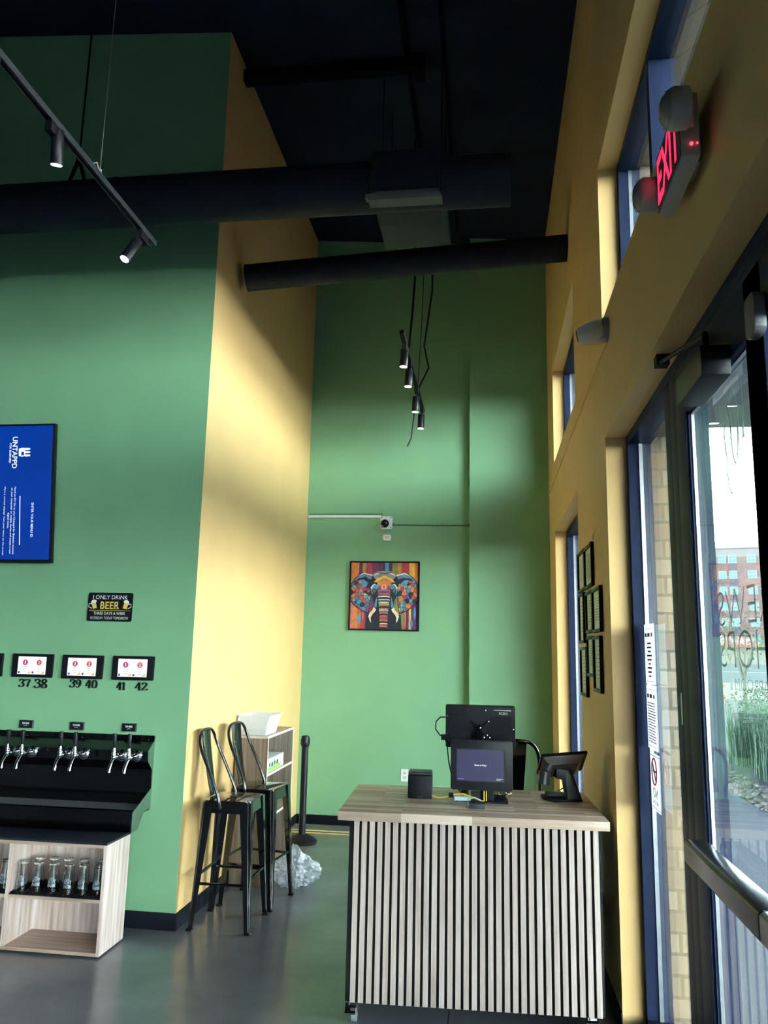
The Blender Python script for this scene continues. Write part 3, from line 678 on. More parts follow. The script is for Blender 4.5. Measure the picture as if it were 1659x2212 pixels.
ic.m = 0; disc(ic, -.048, .020, .0185, y0); ic.m = 1; disc(ic, .050, .020, .0185, y0)
ic.m = 2; text_into(ic, '1', (-.048, y0 - .0002, .0095), XR, ZU, h=.021, width=.008, bold=.03, th=.0003); text_into(ic, '2', (.050, y0 - .0002, .0095), XR, ZU, h=.021, width=.013, bold=.03, th=.0003)
ic.m = 3
for cx in (-.048, .050):
    for k in range(5): ic.box(cx - .012 + k * .005, cx - .009 + k * .005, y0, -.0233, .043 + .003 * (k % 2), .0465 + .003 * (k % 2))
ic.m = 6
for cx in (-.048, .050):
    for q, (ww, zz) in enumerate(((.012, -.008), (.012, -.024), (.012, -.040))): ic.box(cx - ww, cx + ww, y0, -.0233, zz, zz + .003)
ic.m = 4
for cx in (-.088, .010): disc(ic, cx, -.045, .008, y0)
ic.m = 5
for cx in (-.022, .075): ic.poly([(cx - .012, y0, -.052), (cx + .016, y0, -.052), (cx + .016, y0, -.033)])
obj('screen_icons', ic, [PURP, CORAL, INKW2, CORAL, BLU, AMB, GRT], pt, fixn=False)
dup(pt, (-2.664, YTAP, 1.573), label='black framed touch screen above the numbers 39 and 40')
dup(pt, (-3.018, YTAP, 1.574), label='black framed touch screen above the numbers 37 and 38')
dup(pt, (-3.378, YTAP, 1.573), label='black framed touch screen cut off beside the one above 37')
SER = {'3': [[(0.08, .82), (.2, .97), (.48, 1.0), (.7, .9), (.72, .74), (.58, .6), (.34, .55)], [(.34, .55), (.62, .5), (.8, .32), (.72, .1), (.45, 0), (.15, .03), (.05, .18)]],
       '7': [[(.08, .78), (.1, .97)], [(.08, .95), (.85, .95)], [(.85, .95), (.62, .55), (.48, 0)]],
       '8': [[(.5, 1), (.24, .92), (.2, .74), (.42, .56), (.7, .4), (.8, .2), (.68, .03), (.45, -.02), (.2, .06), (.12, .24), (.28, .42), (.56, .58), (.72, .76), (.68, .92), (.5, 1)]],
       '9': [[(.7, .7), (.62, .48), (.4, .42), (.18, .54), (.14, .78), (.3, .97), (.52, .99), (.72, .84), (.78, .5), (.64, .16), (.36, -.01), (.12, .06)]],
       '4': [[(.62, 1.0), (.05, .28), (.9, .28)], [(.64, 1.0), (.64, 0)], [(.45, 0), (.85, 0)]],
       '0': [[(.48, 1), (.24, .88), (.14, .5), (.24, .1), (.48, 0), (.72, .1), (.82, .5), (.72, .88), (.48, 1)]],
       '1': [[(.2, .82), (.45, 1.0)], [(.45, 1.0), (.45, 0)], [(.2, 0), (.72, 0)]],
       '2': [[(.12, .78), (.25, .96), (.5, 1), (.72, .88), (.74, .7), (.5, .4), (.08, .04)], [(.08, .04), (.88, .04)], [(.88, .04), (.9, .2)]]}
def smoothp(pts, n=4):
    if len(pts) < 3: return pts
    P = [Vector((a, b, 0)) for a, b in pts]; out = []
    for i in range(len(P) - 1):
        p0, p1, p2, p3 = P[max(i - 1, 0)], P[i], P[i + 1], P[min(i + 2, len(P) - 1)]
        for k in range(n):
            t = k / n; q = .5 * ((2 * p1) + (p2 - p0) * t + (2 * p0 - 5 * p1 + 4 * p2 - p3) * t * t + (3 * p1 - p0 - 3 * p2 + p3) * t ** 3); out.append((q.x, q.y))
    out.append(pts[-1]); return out
NUM = mat('black_number_paint', (.006, .008, .008), .4, var=.1)
def number(s_, x0, x1, z0, z1, lb):
    t = thing('tap_number', lb, 'number', ((x0 + x1) / 2, YTAP, z0), group='raised black numbers under the pour screens')
    wd = (x1 - x0) / 2 * 1.04; h = z1 - z0
    for i, c in enumerate(s_):
        d = M(); ox = -(x1 - x0) / 2 + i * (x1 - x0) * .49
        for st in SER[c]:
            pp = smoothp(st) if c in '3890' or (c == '2' and len(st) > 3) else st
            ww = []
            for k in range(len(pp)):
                a = pp[max(k - 1, 0)]; b_ = pp[min(k + 1, len(pp) - 1)]; ang = abs(atan2(b_[1] - a[1], b_[0] - a[0])); ww.append(.0045 + .0085 * abs(sin(ang)))
            d.ribbon([(ox + p[0] * wd, -.0002, p[1] * h) for p in pp], ww, (0, -1, 0), .006)
        if c in '32': d.sphere((ox + .12 * wd, -.003, (.8 if c == '2' else .78) * h), (.005, .003, .005), 8, 6)
        if c == '3': d.sphere((ox + .1 * wd, -.003, .17 * h), (.005, .003, .005), 8, 6)
        obj('digit', d, NUM, t)
for a in (('41', -2.421, -2.352, 1.433, 1.480), ('42', -2.293, -2.206, 1.434, 1.482), ('39', -2.749, -2.666, 1.441, 1.489), ('40', -2.638, -2.553, 1.440, 1.488), ('37', -3.111, -3.026, 1.434, 1.483), ('38', -2.999, -2.904, 1.431, 1.485)):
    number(*a, 'raised black number %s on the green wall above the taps' % a[0])
rd = thing('tap_reader', 'small black card reader below the numbers 41 and 42', 'card reader', (-2.311, YTAP, 1.197), group='card readers above the tap panel')
obj('housing', M().rbox(-.051, .051, -.010, 0, -.027, .027, .004, 'y'), mat('reader_edge', (.16, .19, .19), .3, metal=.6), rd)
obj('face', M().box(-.045, .045, -.0118, -.009, -.023, .023), BLACKP, rd)
b = M(); text_into(b, 'TAP HERE', (0, -.0122, 0), XR, ZU, h=.012, width=.05, bold=.03); b.ribbon([(-.012, -.0122, -.012), (-.004, -.0122, -.007), (.004, -.0122, -.007), (.012, -.0122, -.012)], .002, (0, -1, 0))
obj('label_print', b, INKW2, rd, fixn=False)
dup(rd, (-2.672, YTAP, 1.194), label='small black card reader below the numbers 39 and 40')
dup(rd, (-3.028, YTAP, 1.195), label='small black card reader below the numbers 37 and 38')

# tap panel: dark mirror steel splash with drip tray
XE = -2.134
tp = thing('beer_tap_panel', 'dark polished steel tap panel with drip tray and six visible taps', 'tap panel', (XE, YTAP, .627))
def L3(x, y, z): return (x - XE, y - YTAP, z - .627)
prof = [(4.930, 1.146), (4.928, 1.118), (4.848, 1.062), (4.857, 1.000), (4.922, .942), (4.929, .706)]
b = M(); b.T = Matrix.Translation((-XE, -YTAP, -.627)); th = .003
for i in range(len(prof) - 1):
    (ya, za), (yb, zb) = prof[i], prof[i + 1]
    b.hexa([(-6.5, ya, za), (XE, ya, za), (XE, yb, zb), (-6.5, yb, zb)] + [(-6.5, ya + .003, za), (XE, ya + .003, za), (XE, yb + .003, zb), (-6.5, yb + .003, zb)])
b.box(-6.5, XE, 4.930, 4.9365, 1.143, 1.152)
obj('backsplash', b, STEEL, tp)
b = M(); b.T = Matrix.Translation((-XE, -YTAP, -.627))
b.prism([(4.936, 1.146), (4.926, 1.118), (4.845, 1.062), (4.854, 1.000), (4.922, .942), (4.928, .832), (4.682, .727), (4.684, .614), (4.767, .614), (4.844, .706), (4.936, .709)], 'x', XE, XE + .003)
obj('end_panel', b, STEELEDGE, tp, label='bright steel end panel')
b = M(); b.T = Matrix.Translation((-XE, -YTAP, -.627))
b.box(-6.5, XE, 4.680, 4.690, .615, .738); b.box(-6.5, XE, 4.690, 4.77, .615, .620); b.box(-6.5, XE, 4.77, 4.93, .70, .705); b.box(-6.5, XE, 4.680, 4.70, .735, .739)
obj('drip_pan', b, STEEL, tp)
m, n, bb = _new('perforated_grate')
t_ = n.nodes.new('ShaderNodeTexCoord'); mp = n.nodes.new('ShaderNodeMapping'); mp.inputs['Scale'].default_value = (90, 90, 0.001); n.links.new(t_.outputs['Object'], mp.inputs[0])
vo = n.nodes.new('ShaderNodeTexVoronoi'); vo.inputs['Scale'].default_value = 1; vo.inputs['Randomness'].default_value = 0.0; n.links.new(mp.outputs[0], vo.inputs['Vector'])
cr = n.nodes.new('ShaderNodeValToRGB'); ramp(cr, [(.26, (.62, .63, .66)), (.36, (.02, .02, .024))]); n.links.new(vo.outputs['Distance'], cr.inputs[0]); n.links.new(cr.outputs['Color'], bb.inputs['Base Color'])
bb.inputs['Metallic'].default_value = .5; bb.inputs['Roughness'].default_value = .5
b = M(); b.T = Matrix.Translation((-XE, -YTAP, -.627))
for x0 in (-5.65, -4.45, -3.25): b.box(x0, x0 + 1.095 if x0 > -3.3 else x0 + 1.195, 4.702, 4.926, .728, .733)
obj('drip_grate', b, m, tp)
for i in range(6):
    pair, s_ = divmod(i, 2); fx = (-2.306 if s_ == 0 else -2.208) - .355 * pair
    f = M(); f.T = Matrix.Translation((-XE, -YTAP, -.627)); z = 1.034
    f.lathe([(.036, 0), (.036, .004), (.030, .010), (.012, .014)], (fx, 4.853, z), (0, -1, 0), 20)
    f.tube([(fx, 4.85, z), (fx, 4.79, z), (fx, 4.765, z)], [.011, .011, .013], 12)
    f.sphere((fx, 4.752, z), (.015, .016, .015), 12, 8); f.sphere((fx, 4.735, z + .002), (.016, .016, .019), 12, 8)
    f.tube([(fx, 4.745, z - .004), (fx, 4.715, z - .02), (fx, 4.692, z - .05), (fx, 4.688, z - .082)], [.011, .0105, .010, .011], 12)
    f.tube([(fx, 4.735, z), (fx, 4.735, z + .06)], [.013, .008], 10)
    for q in (.022, .036): f.tube([(fx, 4.735, z + q), (fx, 4.735, z + q + .006)], .015, 12)
    fo = obj('faucet', f, CHROME, tp, smooth=True)
    h_ = M(); h_.T = Matrix.Translation((-XE, -YTAP, -.627)); h_.tube([(fx, 4.735, z + .058), (fx, 4.733, z + .07), (fx, 4.730, z + .142), (fx, 4.730, z + .146)], [.008, .0105, .013, .011], 14)
    obj('tap_handle', h_, BLACKP, fo, smooth=True, label='black tap handle')
b = M(); b.T = Matrix.Translation((-XE, -YTAP, -.627))
for x in (XE - .03, -3.0, -2.62, -3.9): b.sphere((x, 4.915, 1.125), .004, 8, 6)
obj('screw', b, CHROME, tp)

# glass cabinet
OAKZ = wood('zebra_oak_veneer', [(.30, (.40, .285, .255)), (.44, (.54, .42, .385)), (.56, (.63, .515, .49)), (.70, (.70, .605, .59))], 2, 34, .45, .05)
OAKH = wood('oak_veneer_shelf', [(.30, (.31, .21, .165)), (.5, (.43, .31, .25)), (.70, (.52, .40, .33))], 0, 40, .45, .05)
EDGE = mat('oak_edge_band', (.60, .48, .41), .5, var=.06, scale=30)
cx0, cx1, cy0, cy1, ch = -4.52, -2.158, 4.44, 4.735, .607
cab = thing('back_bar_cabinet', 'low oak open cabinet with a black top under the tap panel', 'cabinet', (cx1, cy0, 0))
T = Matrix.Translation((-cx1, -cy0, 0))
def cpart(name, boxes, m_, **k):
    b = M(); b.T = T
    for q in boxes: b.box(*q)
    return obj(name, b, m_, cab, **k)
t_b = .018
cpart('side_panel', [(cx1 - t_b, cx1, cy0, cy1, .01, ch - .012)], OAKZ)
for dx in (-2.735, -3.318, -3.901, -4.484): cpart('divider', [(dx - t_b, dx, cy0, cy1 - .006, .028, ch - .03)], OAKZ)
cpart('back_panel', [(cx0, cx1 - t_b, cy1 - .006, cy1, .01, ch - .012)], OAKZ)
cpart('bottom_shelf', [(cx0, cx1 - t_b, cy0, cy1 - .006, .01, .028)], OAKH)
segs = [(-2.735, cx1 - t_b), (-3.318, -2.753), (-3.901, -3.336), (-4.484, -3.919)]
for a, b_ in segs: cpart('shelf', [(a, b_, cy0, cy1 - .006, .286, .304)], OAKH)
cpart('top_rail', [(cx0, cx1 - t_b, cy0, cy1 - .006, ch - .03, ch - .012)], OAKH)
cpart('worktop', [(cx0, cx1, cy0 - .001, cy1, ch - .012, ch)], mat('black_laminate', (.014, .017, .028), .35, var=.08, scale=20), bevel=.001)
cpart('plinth', [(cx0, cx1 - .02, cy0 + .03, cy1 - .02, 0, .01)], BLACKM)
for k, (a, b_) in enumerate(segs[:2]):
    b = M(); b.box(a + .006, b_ - .004, cy0 + .004, cy1 - .02, .304, .310)
    x = a + .012
    while x < b_ - .012: b.box(x, x + .006, cy0 + .006, cy1 - .022, .310, .317); x += .014
    obj('bar_mat', b, BLACKM, label='ribbed black bar mat on the shelf %s' % ('at the open end of the oak cabinet' if k == 0 else 'of the second cabinet bay'), cat='mat')
CLEAR, _n, _b = _new('drinking_glass')
_b.inputs['Transmission Weight'].default_value = 1.0; _b.inputs['Roughness'].default_value = 0.0; _b.inputs['IOR'].default_value = 1.45; _b.inputs['Base Color'].default_value = (.97, .985, .985, 1)
def glass_proto(x, y, lb, grp):
    t = thing('pint_glass', lb, 'glass', (x, y, .3172), group=grp)
    b = M(); pr = [(.0345, 0), (.0335, .02), (.029, .08), (.0255, .125), (.0262, .15), (.0258, .157), (.0002, .158)]
    inner = [(.0002, .146), (.0225, .145), (.0232, .125), (.0268, .08), (.0312, .02), (.0325, 0)]
    ring_ = pr[::1] + inner; b.lathe(ring_ + [ring_[0]], (0, 0, 0), (0, 0, 1), 28, False)
    obj('bowl', b, CLEAR, t, smooth=True)
    s_ = M()
    text_into(s_, 'BREWS', (0, 0, .050), (-1, 0, 0), (0, 0, -1), h=.018, width=.046, bold=.02); k0 = len(s_.v)
    text_into(s_, '& HOPS', (0, 0, .072), (-1, 0, 0), (0, 0, -1), h=.019, width=.044, bold=.02)
    # wrap the print round the glass
    def rad(z): return .0346 - .0072 * max(0, min(1, (z) / .09)) + .0004
    s_.v = [(rad(z) * sin(x_ / rad(z)), -rad(z) * cos(x_ / rad(z)), z) for x_, y_, z in s_.v]
    for sx in range(6): 
        q = -.008 + sx * .003; s_.add([(q, -rad(.076) - .0002, .076), (q + .002, -rad(.076) - .0002, .076), (q + .002, -rad(.083), .080 + .004 * (sx % 2)), (q, -rad(.083), .080 + .004 * (sx % 2))], [(0, 1, 2, 3)])
    obj('printed_logo', s_, mat('pale_blue_print', (.55, .66, .78), .5, var=.05, emit=None), t, fixn=False, label='pale blue printed lettering')
    return t
gp = glass_proto(-2.683, 4.492, 'upside down pint glass at the divider end of the front row', 'front row of upside down pint glasses')
names = ['second', 'third', 'fourth', 'fifth', 'sixth']
for x, nm in zip((-2.592, -2.496, -2.396, -2.309, -2.222), names):
    dup(gp, (x, 4.49 + random.uniform(-.004, .004), .3172), random.uniform(-.2, .2), 'upside down pint glass, %s from the divider in the front row' % nm, 'front row of upside down pint glasses')
for x, nm in zip((-2.645, -2.555, -2.465, -2.372, -2.270), ['first', 'second', 'third', 'fourth', 'fifth']):
    dup(gp, (x, 4.60, .3172), random.uniform(-.3, .3), 'upside down pint glass, %s from the divider in the back row' % nm, 'back row of upside down pint glasses')
for x, nm in zip((-2.80, -2.895, -2.99), ['beside the divider', 'second from the divider', 'third from the divider']):
    dup(gp, (x, 4.50, .3172), .1, 'upside down pint glass in the second cabinet bay, %s' % nm, 'pint glasses in the second bay')

# ------------------------------------------------------------------ back wall items
pic = thing('framed_picture', 'black framed colourful elephant picture on the back green wall', 'picture', (-1.0755, YBK, 2.279))
fw_ = .366; fh_ = .357
b = M()
for q in ((-fw_, fw_, fh_ - .016, fh_), (-fw_, fw_, -fh_, -fh_ + .016), (-fw_, -fw_ + .016, -fh_ + .016, fh_ - .016), (fw_ - .016, fw_, -fh_ + .016, fh_ - .016)): b.box(q[0], q[1], -.032, 0, q[2], q[3])
obj('frame', b, BLACKP, pic, bevel=.002)
def cm(name, c): return mat('paint_' + name, c, .55, var=.18, scale=25)
PC = {k: cm(k, c) for k, c in dict(orange=(.62, .20, .05), purple=(.10, .03, .12), ochre=(.42, .22, .06), crimson=(.38, .04, .07), plum=(.16, .04, .10), blue=(.06, .26, .48), olive=(.22, .20, .05), yellow=(.70, .38, .06), red=(.55, .09, .05), navy=(.012, .018, .035), teal=(.04, .20, .22), white=(.66, .64, .60), grey=(.22, .23, .25), cream=(.68, .56, .45), magenta=(.36, .03, .20), pink=(.55, .18, .18)).items()}
pk = list(PC); PM = [PC[k] for k in pk]
m, n, bb = _new('ear_mosaic')
t_ = n.nodes.new('ShaderNodeTexCoord'); vo = n.nodes.new('ShaderNodeTexVoronoi'); vo.inputs['Scale'].default_value = 26; n.links.new(t_.outputs['Object'], vo.inputs['Vector'])
cr = n.nodes.new('ShaderNodeValToRGB'); ramp(cr, [(0, (.015, .03, .07)), (.22, (.06, .26, .48)), (.36, (.04, .20, .22)), (.48, (.60, .20, .05)), (.62, (.36, .03, .20)), (.74, (.50, .07, .06)), (.85, (.62, .42, .12)), (.93, (.2, .3, .4))], 'CONSTANT')
sx_ = n.nodes.new('ShaderNodeSeparateXYZ'); n.links.new(vo.outputs['Color'], sx_.inputs[0]); n.links.new(sx_.outputs[0], cr.inputs[0])
v2 = n.nodes.new('ShaderNodeTexVoronoi'); v2.feature = 'DISTANCE_TO_EDGE'; v2.inputs['Scale'].default_value = 26; n.links.new(t_.outputs['Object'], v2.inputs['Vector'])
c2 = n.nodes.new('ShaderNodeValToRGB'); ramp(c2, [(.02, (.03, .03, .05)), (.06, (1, 1, 1))]); n.links.new(v2.outputs['Distance'], c2.inputs[0])
mx = n.nodes.new('ShaderNodeMixRGB'); mx.blend_type = 'MULTIPLY'; mx.inputs[0].default_value = 1; n.links.new(cr.outputs['Color'], mx.inputs[1]); n.links.new(c2.outputs['Color'], mx.inputs[2]); n.links.new(mx.outputs[0], bb.inputs['Base Color'])
PM.append(m); pk.append('mosaic')
art = M(); IW, IH = fw_ - .016, fh_ - .016
lay = [0]
def apt(cx, cy): return ((cx - 852) / 668.0 * IW, -.012 - lay[0] * .00012, -(cy - 850) / 690.0 * IH)
def ap(col, pts, mirror=False):
    lay[0] += 1; art.m = pk.index(col); art.poly([apt(*p) for p in pts])
    if mirror: art.poly([apt(2 * 852 - p[0], p[1]) for p in reversed(pts)])
def ell(col, cx, cy, rx, ry, rot=0, mirror=False, n_=20): ap(col, [(cx + rx * cos(t) * cos(rot) - ry * sin(t) * sin(rot), cy + rx * cos(t) * sin(rot) + ry * sin(t) * cos(rot)) for t in [2 * pi * k / n_ for k in range(n_)]], mirror)
x_ = 184
for c, x2 in (('orange', 340), ('purple', 410), ('ochre', 480), ('crimson', 600), ('plum', 730), ('purple', 860), ('blue', 935), ('purple', 1005), ('olive', 1110), ('ochre', 1190), ('crimson', 1340), ('yellow', 1450), ('orange', 1520)):
    ap(c, [(x_, 160), (x2, 160), (x2, 1540), (x_, 1540)]); x_ = x2
x_ = 184
for c, x2 in (('pink', 235), ('orange', 330), ('red', 400), ('crimson', 480), ('purple', 560)):
    ap(c, [(x_, 960), (x2, 960), (x2, 1540), (x_, 1540)]); x_ = x2
x_ = 1160
for c, x2 in (('olive', 1255), ('crimson', 1290), ('purple', 1345), ('yellow', 1390), ('purple', 1520)):
    ap(c, [(x_, 1000), (x2, 1000), (x2, 1540), (x_, 1540)]); x_ = x2
for cx, y2 in ((240, 1300), (285, 1450), (440, 1350), (1275, 1480), (1365, 1540)): ap('yellow' if cx > 300 else 'orange', [(cx - 8, 1000), (cx + 8, 1000), (cx + 5, y2), (cx - 5, y2)])
ell('blue', 365, 1330, 34, 110); ell('blue', 1462, 1210, 22, 130); ell('blue', 1400, 1420, 28, 70)
ear = [(610, 430), (540, 385), (430, 358), (335, 415), (240, 510), (190, 600), (175, 760), (186, 990), (290, 1090), (420, 1180), (545, 1235), (580, 1080), (600, 800), (600, 600)]
ap('navy', ear, True)
def shrink(pts, q): 
    cx = sum(p[0] for p in pts) / len(pts); cy = sum(p[1] for p in pts) / len(pts); return [(cx + (a - cx) * q, cy + (c - cy) * q) for a, c in pts]
ap('mosaic', shrink(ear, .94), True)
ap('navy', [(235, 560), (330, 500), (450, 470), (590, 520), (600, 640), (520, 560), (400, 520), (300, 540)], True)
ap('blue', [(225, 550), (300, 470), (430, 400), (560, 440), (600, 440), (585, 500), (470, 452), (350, 480)], True)
ap('white', [(320, 450), (400, 390), (450, 365), (540, 395), (620, 410), (610, 440), (540, 425), (440, 395)], True)
ap('blue', [(370, 520), (450, 515), (520, 600), (500, 660), (440, 650), (390, 590)], True)
ap('navy', [(600, 480), (700, 360), (852, 320), (1004, 360), (1104, 480), (1140, 600), (1120, 820), (1060, 950), (1040, 1100), (1110, 1240), (1190, 1250), (1210, 1540), (494, 1540), (514, 1250), (594, 1240), (664, 1100), (644, 950), (584, 820), (564, 600)])
ell('grey', 852, 425, 232, 100); ell('navy', 852, 450, 200, 75); ell('white', 852, 438, 214, 82); ell('grey', 852, 462, 212, 84)
for k in range(5): ap('navy', [(690 + 20 * k, 360 + 8 * k), (1014 - 20 * k, 360 + 8 * k), (1014 - 20 * k, 366 + 8 * k), (690 + 20 * k, 366 + 8 * k)])
ap('yellow', [(640, 575), (700, 490), (852, 430), (1004, 490), (1064, 575), (960, 560), (852, 520), (744, 560)])
ap('ochre', [(700, 560), (852, 470), (1004, 560), (975, 680), (852, 730), (729, 680)]); ap('orange', [(740, 590), (852, 530), (964, 590), (940, 720), (852, 760), (764, 720)]); ap('magenta', [(735, 640), (790, 640), (800, 740), (735, 740)], True)
ell('white', 845, 665, 46, 46); ell('crimson', 845, 665, 30, 34); ell('pink', 845, 665, 12, 20)
ap('blue', [(590, 760), (580, 690), (640, 610), (720, 620), (735, 680), (690, 740), (650, 700), (610, 760), (640, 830), (600, 800)], True)
ap('white', [(580, 680), (640, 605), (690, 605), (640, 640), (596, 720)], True)
ell('navy', 655, 755, 44, 48, 0, True); ell('ochre', 655, 755, 24, 26, 0, True); ell('navy', 655, 755, 14, 16, 0, True); ell('white', 645, 745, 7, 7, 0, True)
ap('blue', [(700, 900), (720, 880), (710, 1080), (670, 1110), (660, 1040)], True)
z = 735; seqc = ['grey', 'magenta', 'grey', 'red', 'white', 'navy', 'white', 'teal', 'white', 'yellow', 'ochre', 'navy', 'grey', 'white', 'red', 'orange', 'navy', 'pink', 'magenta', 'red', 'orange', 'navy', 'white', 'red', 'pink', 'navy']
for i, c in enumerate(seqc):
    hw = 130 - 52 * min(1, i / 17) ; h = 31
    ap('navy', [(852 - hw - 6, z + 6), (852 - hw * .5, z - 8), (852 + hw * .5, z - 8), (852 + hw + 6, z + 6), (852 + hw + 6, z + h + 6), (852, z + h - 4), (852 - hw - 6, z + h + 6)])
    ap(c, [(852 - hw, z + 8), (852 - hw * .5, z - 3), (852 + hw * .5, z - 3), (852 + hw, z + 8), (852 + hw, z + h - 3), (852 + hw * .5, z + h - 13), (852 - hw * .5, z + h - 13), (852 - hw, z + h - 3)]); z += h
ap('cream', [(650, 1090), (700, 1130), (690, 1170), (630, 1240), (595, 1310), (612, 1420), (575, 1370), (548, 1280), (575, 1210), (630, 1150)], True)
b = M(); b.box(-IW, IW, -.011, -.002, -IH, IH)
cv = obj('canvas', b, PC['plum'], pic)
obj('artwork', art, PM, cv, fixn=False)

sc_ = thing('security_camera', 'white boxed security camera with a black ball on the back green wall', 'camera', (-1.0655, YBK, 3.039))
obj('mount_box', M().rbox(-.0625, .0625, -.045, 0, -.067, .067, .016, 'y'), WHITE, sc_, bevel=.003)
obj('ball', M().sphere((-.012, -.062, -.012), .045, 20, 14), BLACKGLOSS, sc_, smooth=True)
obj('lens_ring', M().lathe([(.018, 0), (.02, .004), (.02, .012)], (-.02, -.108, -.020), (.1, 1, .1), 18), BLACKP, sc_, smooth=True)
b = M()
for x in (-.048, .048):
    for z in (-.052, .052): b.lathe([(.006, 0), (.006, .002)], (x, -.0465, z), (0, 1, 0), 10)
obj('screw', b, DKGREY, sc_)
b = M(); b.box(-1.908, -1.128, YBK - .018, YBK, 3.098, 3.122)
obj('cable_raceway', b, WHITE, bevel=.003, label='white cable raceway from the yellow wall corner to the ball camera', cat='raceway')
b = M(); b.tube([(-1.90, YBK - .004, 3.138), (-1.11, YBK - .004, 3.138)], .003, 6)
obj('cable', b, mat('dark_green_line', (.03, .10, .05), .6), label='thin dark green line above the white raceway', cat='cable')  # thin dark green line running just above the raceway
b = M(); b.tube([(-.995, YBK - .006, 3.022), (-.215, YBK - .006, 3.012), (-.206, YBK - .006, 3.012)], .006, 8); b.box(-1.003, -.985, YBK - .02, YBK, 3.01, 3.035); b.box(-.215, -.199, YBK - .02, YBK, 3.0, 3.03)
obj('conduit', b, mat('green_conduit', (.045, .16, .07), .5), label='thin green painted conduit from the ball camera to the pilaster', cat='conduit')
ms = thing('motion_sensor', 'small white wall sensor below the ball camera', 'sensor', (-1.0575, YBK, 2.8865))
obj('case', M().rbox(-.043, .043, -.022, 0, -.032, .032, .018, 'y'), WHITE, ms, bevel=.004)
b = M()
for k in range(4): b.box(-.018, .018, -.0228, -.0215, -.012 + k * .007, -.0095 + k * .007)
obj('vent_slot', b, GREYPL, ms)
ot = thing('wall_outlet', 'white duplex outlet on the back green wall beside the black printer', 'outlet', (-.835, YBK, .512))
obj('cover_plate', M().rbox(-.036, .036, -.006, 0, -.058, .058, .005, 'y'), WHITE, ot)
for z in (-.022, .022): obj('socket', M().rbox(-.017, .017, -.008, -.005, z - .015, z + .015, .008, 'y'), OFFWHITE, ot)
b = M()
for z in (-.022, .022):
    b.box(-.008, -.005, -.0088, -.0075, z - .002, z + .008); b.box(.005, .008, -.0088, -.0075, z - .002, z + .008); b.box(-.002, .002, -.0088, -.0075, z - .010, z - .005)
obj('slot', b, INKK, ot)
for z0, z1, y0_, y1_, lb in ((0, .018, 7.63, 7.80, 'grey topped board with yellow edge lying at the bottom along the back wall'), (.019, .037, 7.645, 7.86, 'grey topped board with pale edge lying on another board along the back wall')):
    t = thing('floor_board', lb, 'board', (-1.2, 7.75, z0)); b = M(); b.box(-.69, .95, y0_ - 7.75 + .002, y1_ - 7.75, 0, z1 - z0); obj('plank', b, mat('grey_laminate_%d' % int(z0 * 1000), (.16, .15, .15), .3, var=.2, scale=4, stretch=(.3, 4, 1)), t)
    b = M(); b.box(-.69, .95, y0_ - 7.75 - .003, y0_ - 7.75 + .002, .002, (z1 - z0) - .004); obj('edge_strip', b, mat('yellow_edge_%d' % int(z0 * 1000), (.66, .55, .16) if z0 == 0 else (.55, .52, .34), .5, var=.08), t, label='yellow edge strip')

# stanchion
st = thing('stanchion', 'black belt barrier post standing in the back corner', 'stanchion', (-1.685, 7.27, 0))
obj('base', M().lathe([(.135, 0), (.140, .008), (.138, .022), (.11, .045), (.06, .068), (.04, .078)], (0, 0, 0), (0, 0, 1), 40), BLACKM, st, smooth=True)
obj('post', M().cyl((0, 0, .07), (0, 0, .85), .031, seg=28), BLACKP, st, smooth=True)
b = M().lathe([(.033, 0), (.038, .01), (.038, .075), (.034, .095), (.02, .10)], (0, 0, .835), (0, 0, 1), 28)
hd = obj('belt_head', b, BLACKP, st, smooth=True)
b = M()
for a in (-60, 20, 110): 
    cx_, cy_ = .0375 * sin(radians(a)), -.0375 * cos(radians(a)); b.tube([(cx_, cy_, .855), (cx_, cy_, .905)], .006, 8)
obj('belt_slot', b, INKK, hd)

# ------------------------------------------------------------------ shelf unit by the yellow wall
OAKG = wood('grey_oak_veneer', [(.30, (.165, .125, .095)), (.5, (.255, .205, .165)), (.70, (.34, .285, .235))], 2, 55, .5, .035)
OAKG2 = wood('grey_oak_shelf', [(.30, (.22, .17, .13)), (.5, (.33, .26, .20)), (.70, (.42, .34, .27))], 1, 55, .5, .04)
PALE = mat('pale_edge_band', (.66, .60, .53), .5, var=.05)
su = thing('shelf_unit', 'grey oak open shelf unit standing against the yellow wall', 'shelf unit', (-1.782, 6.30, 0))
sx0, sx1, sy0, sy1 = -1.908 + 1.782, -1.655 + 1.782, 5.908 - 6.30, 6.692 - 6.30
def spart(name, q, m_, **k): return obj(name, M().box(*q), m_, su, **k)
for ya in (sy0, sy1 - .018):
    p_ = spart('side_panel', (sx0, sx1 - .0015, ya, ya + .018, 0, 1.047), OAKG); obj('edge_band', M().box(sx1 - .0015, sx1, ya, ya + .018, 0, 1.047), PALE, p_)
p_ = spart('top_panel', (sx0, sx1 - .0015, sy0, sy1, 1.047, 1.065), OAKG2); obj('edge_band', M().box(sx1 - .0015, sx1, sy0, sy1, 1.047, 1.065), PALE, p_); obj('edge_band', M().box(sx0, sx1, sy0 - .001, sy0, 1.047, 1.065), PALE, p_)
spart('back_panel', (sx0, sx0 + .006, sy0 + .018, sy1 - .018, .06, 1.047), OAKG)
for z in (.768, .444, .05):
    p_ = spart('shelf', (sx0 + .006, sx1 - .006, sy0 + .018, sy1 - .018, z, z + .018), OAKG2); obj('edge_band', M().box(sx1 - .006, sx1 - .0045, sy0 + .018, sy1 - .018, z, z + .018), PALE, p_)
spart('kick_plate', (sx1 - .04, sx1 - .025, sy0 + .018, sy1 - .018, 0, .05), OAKG)
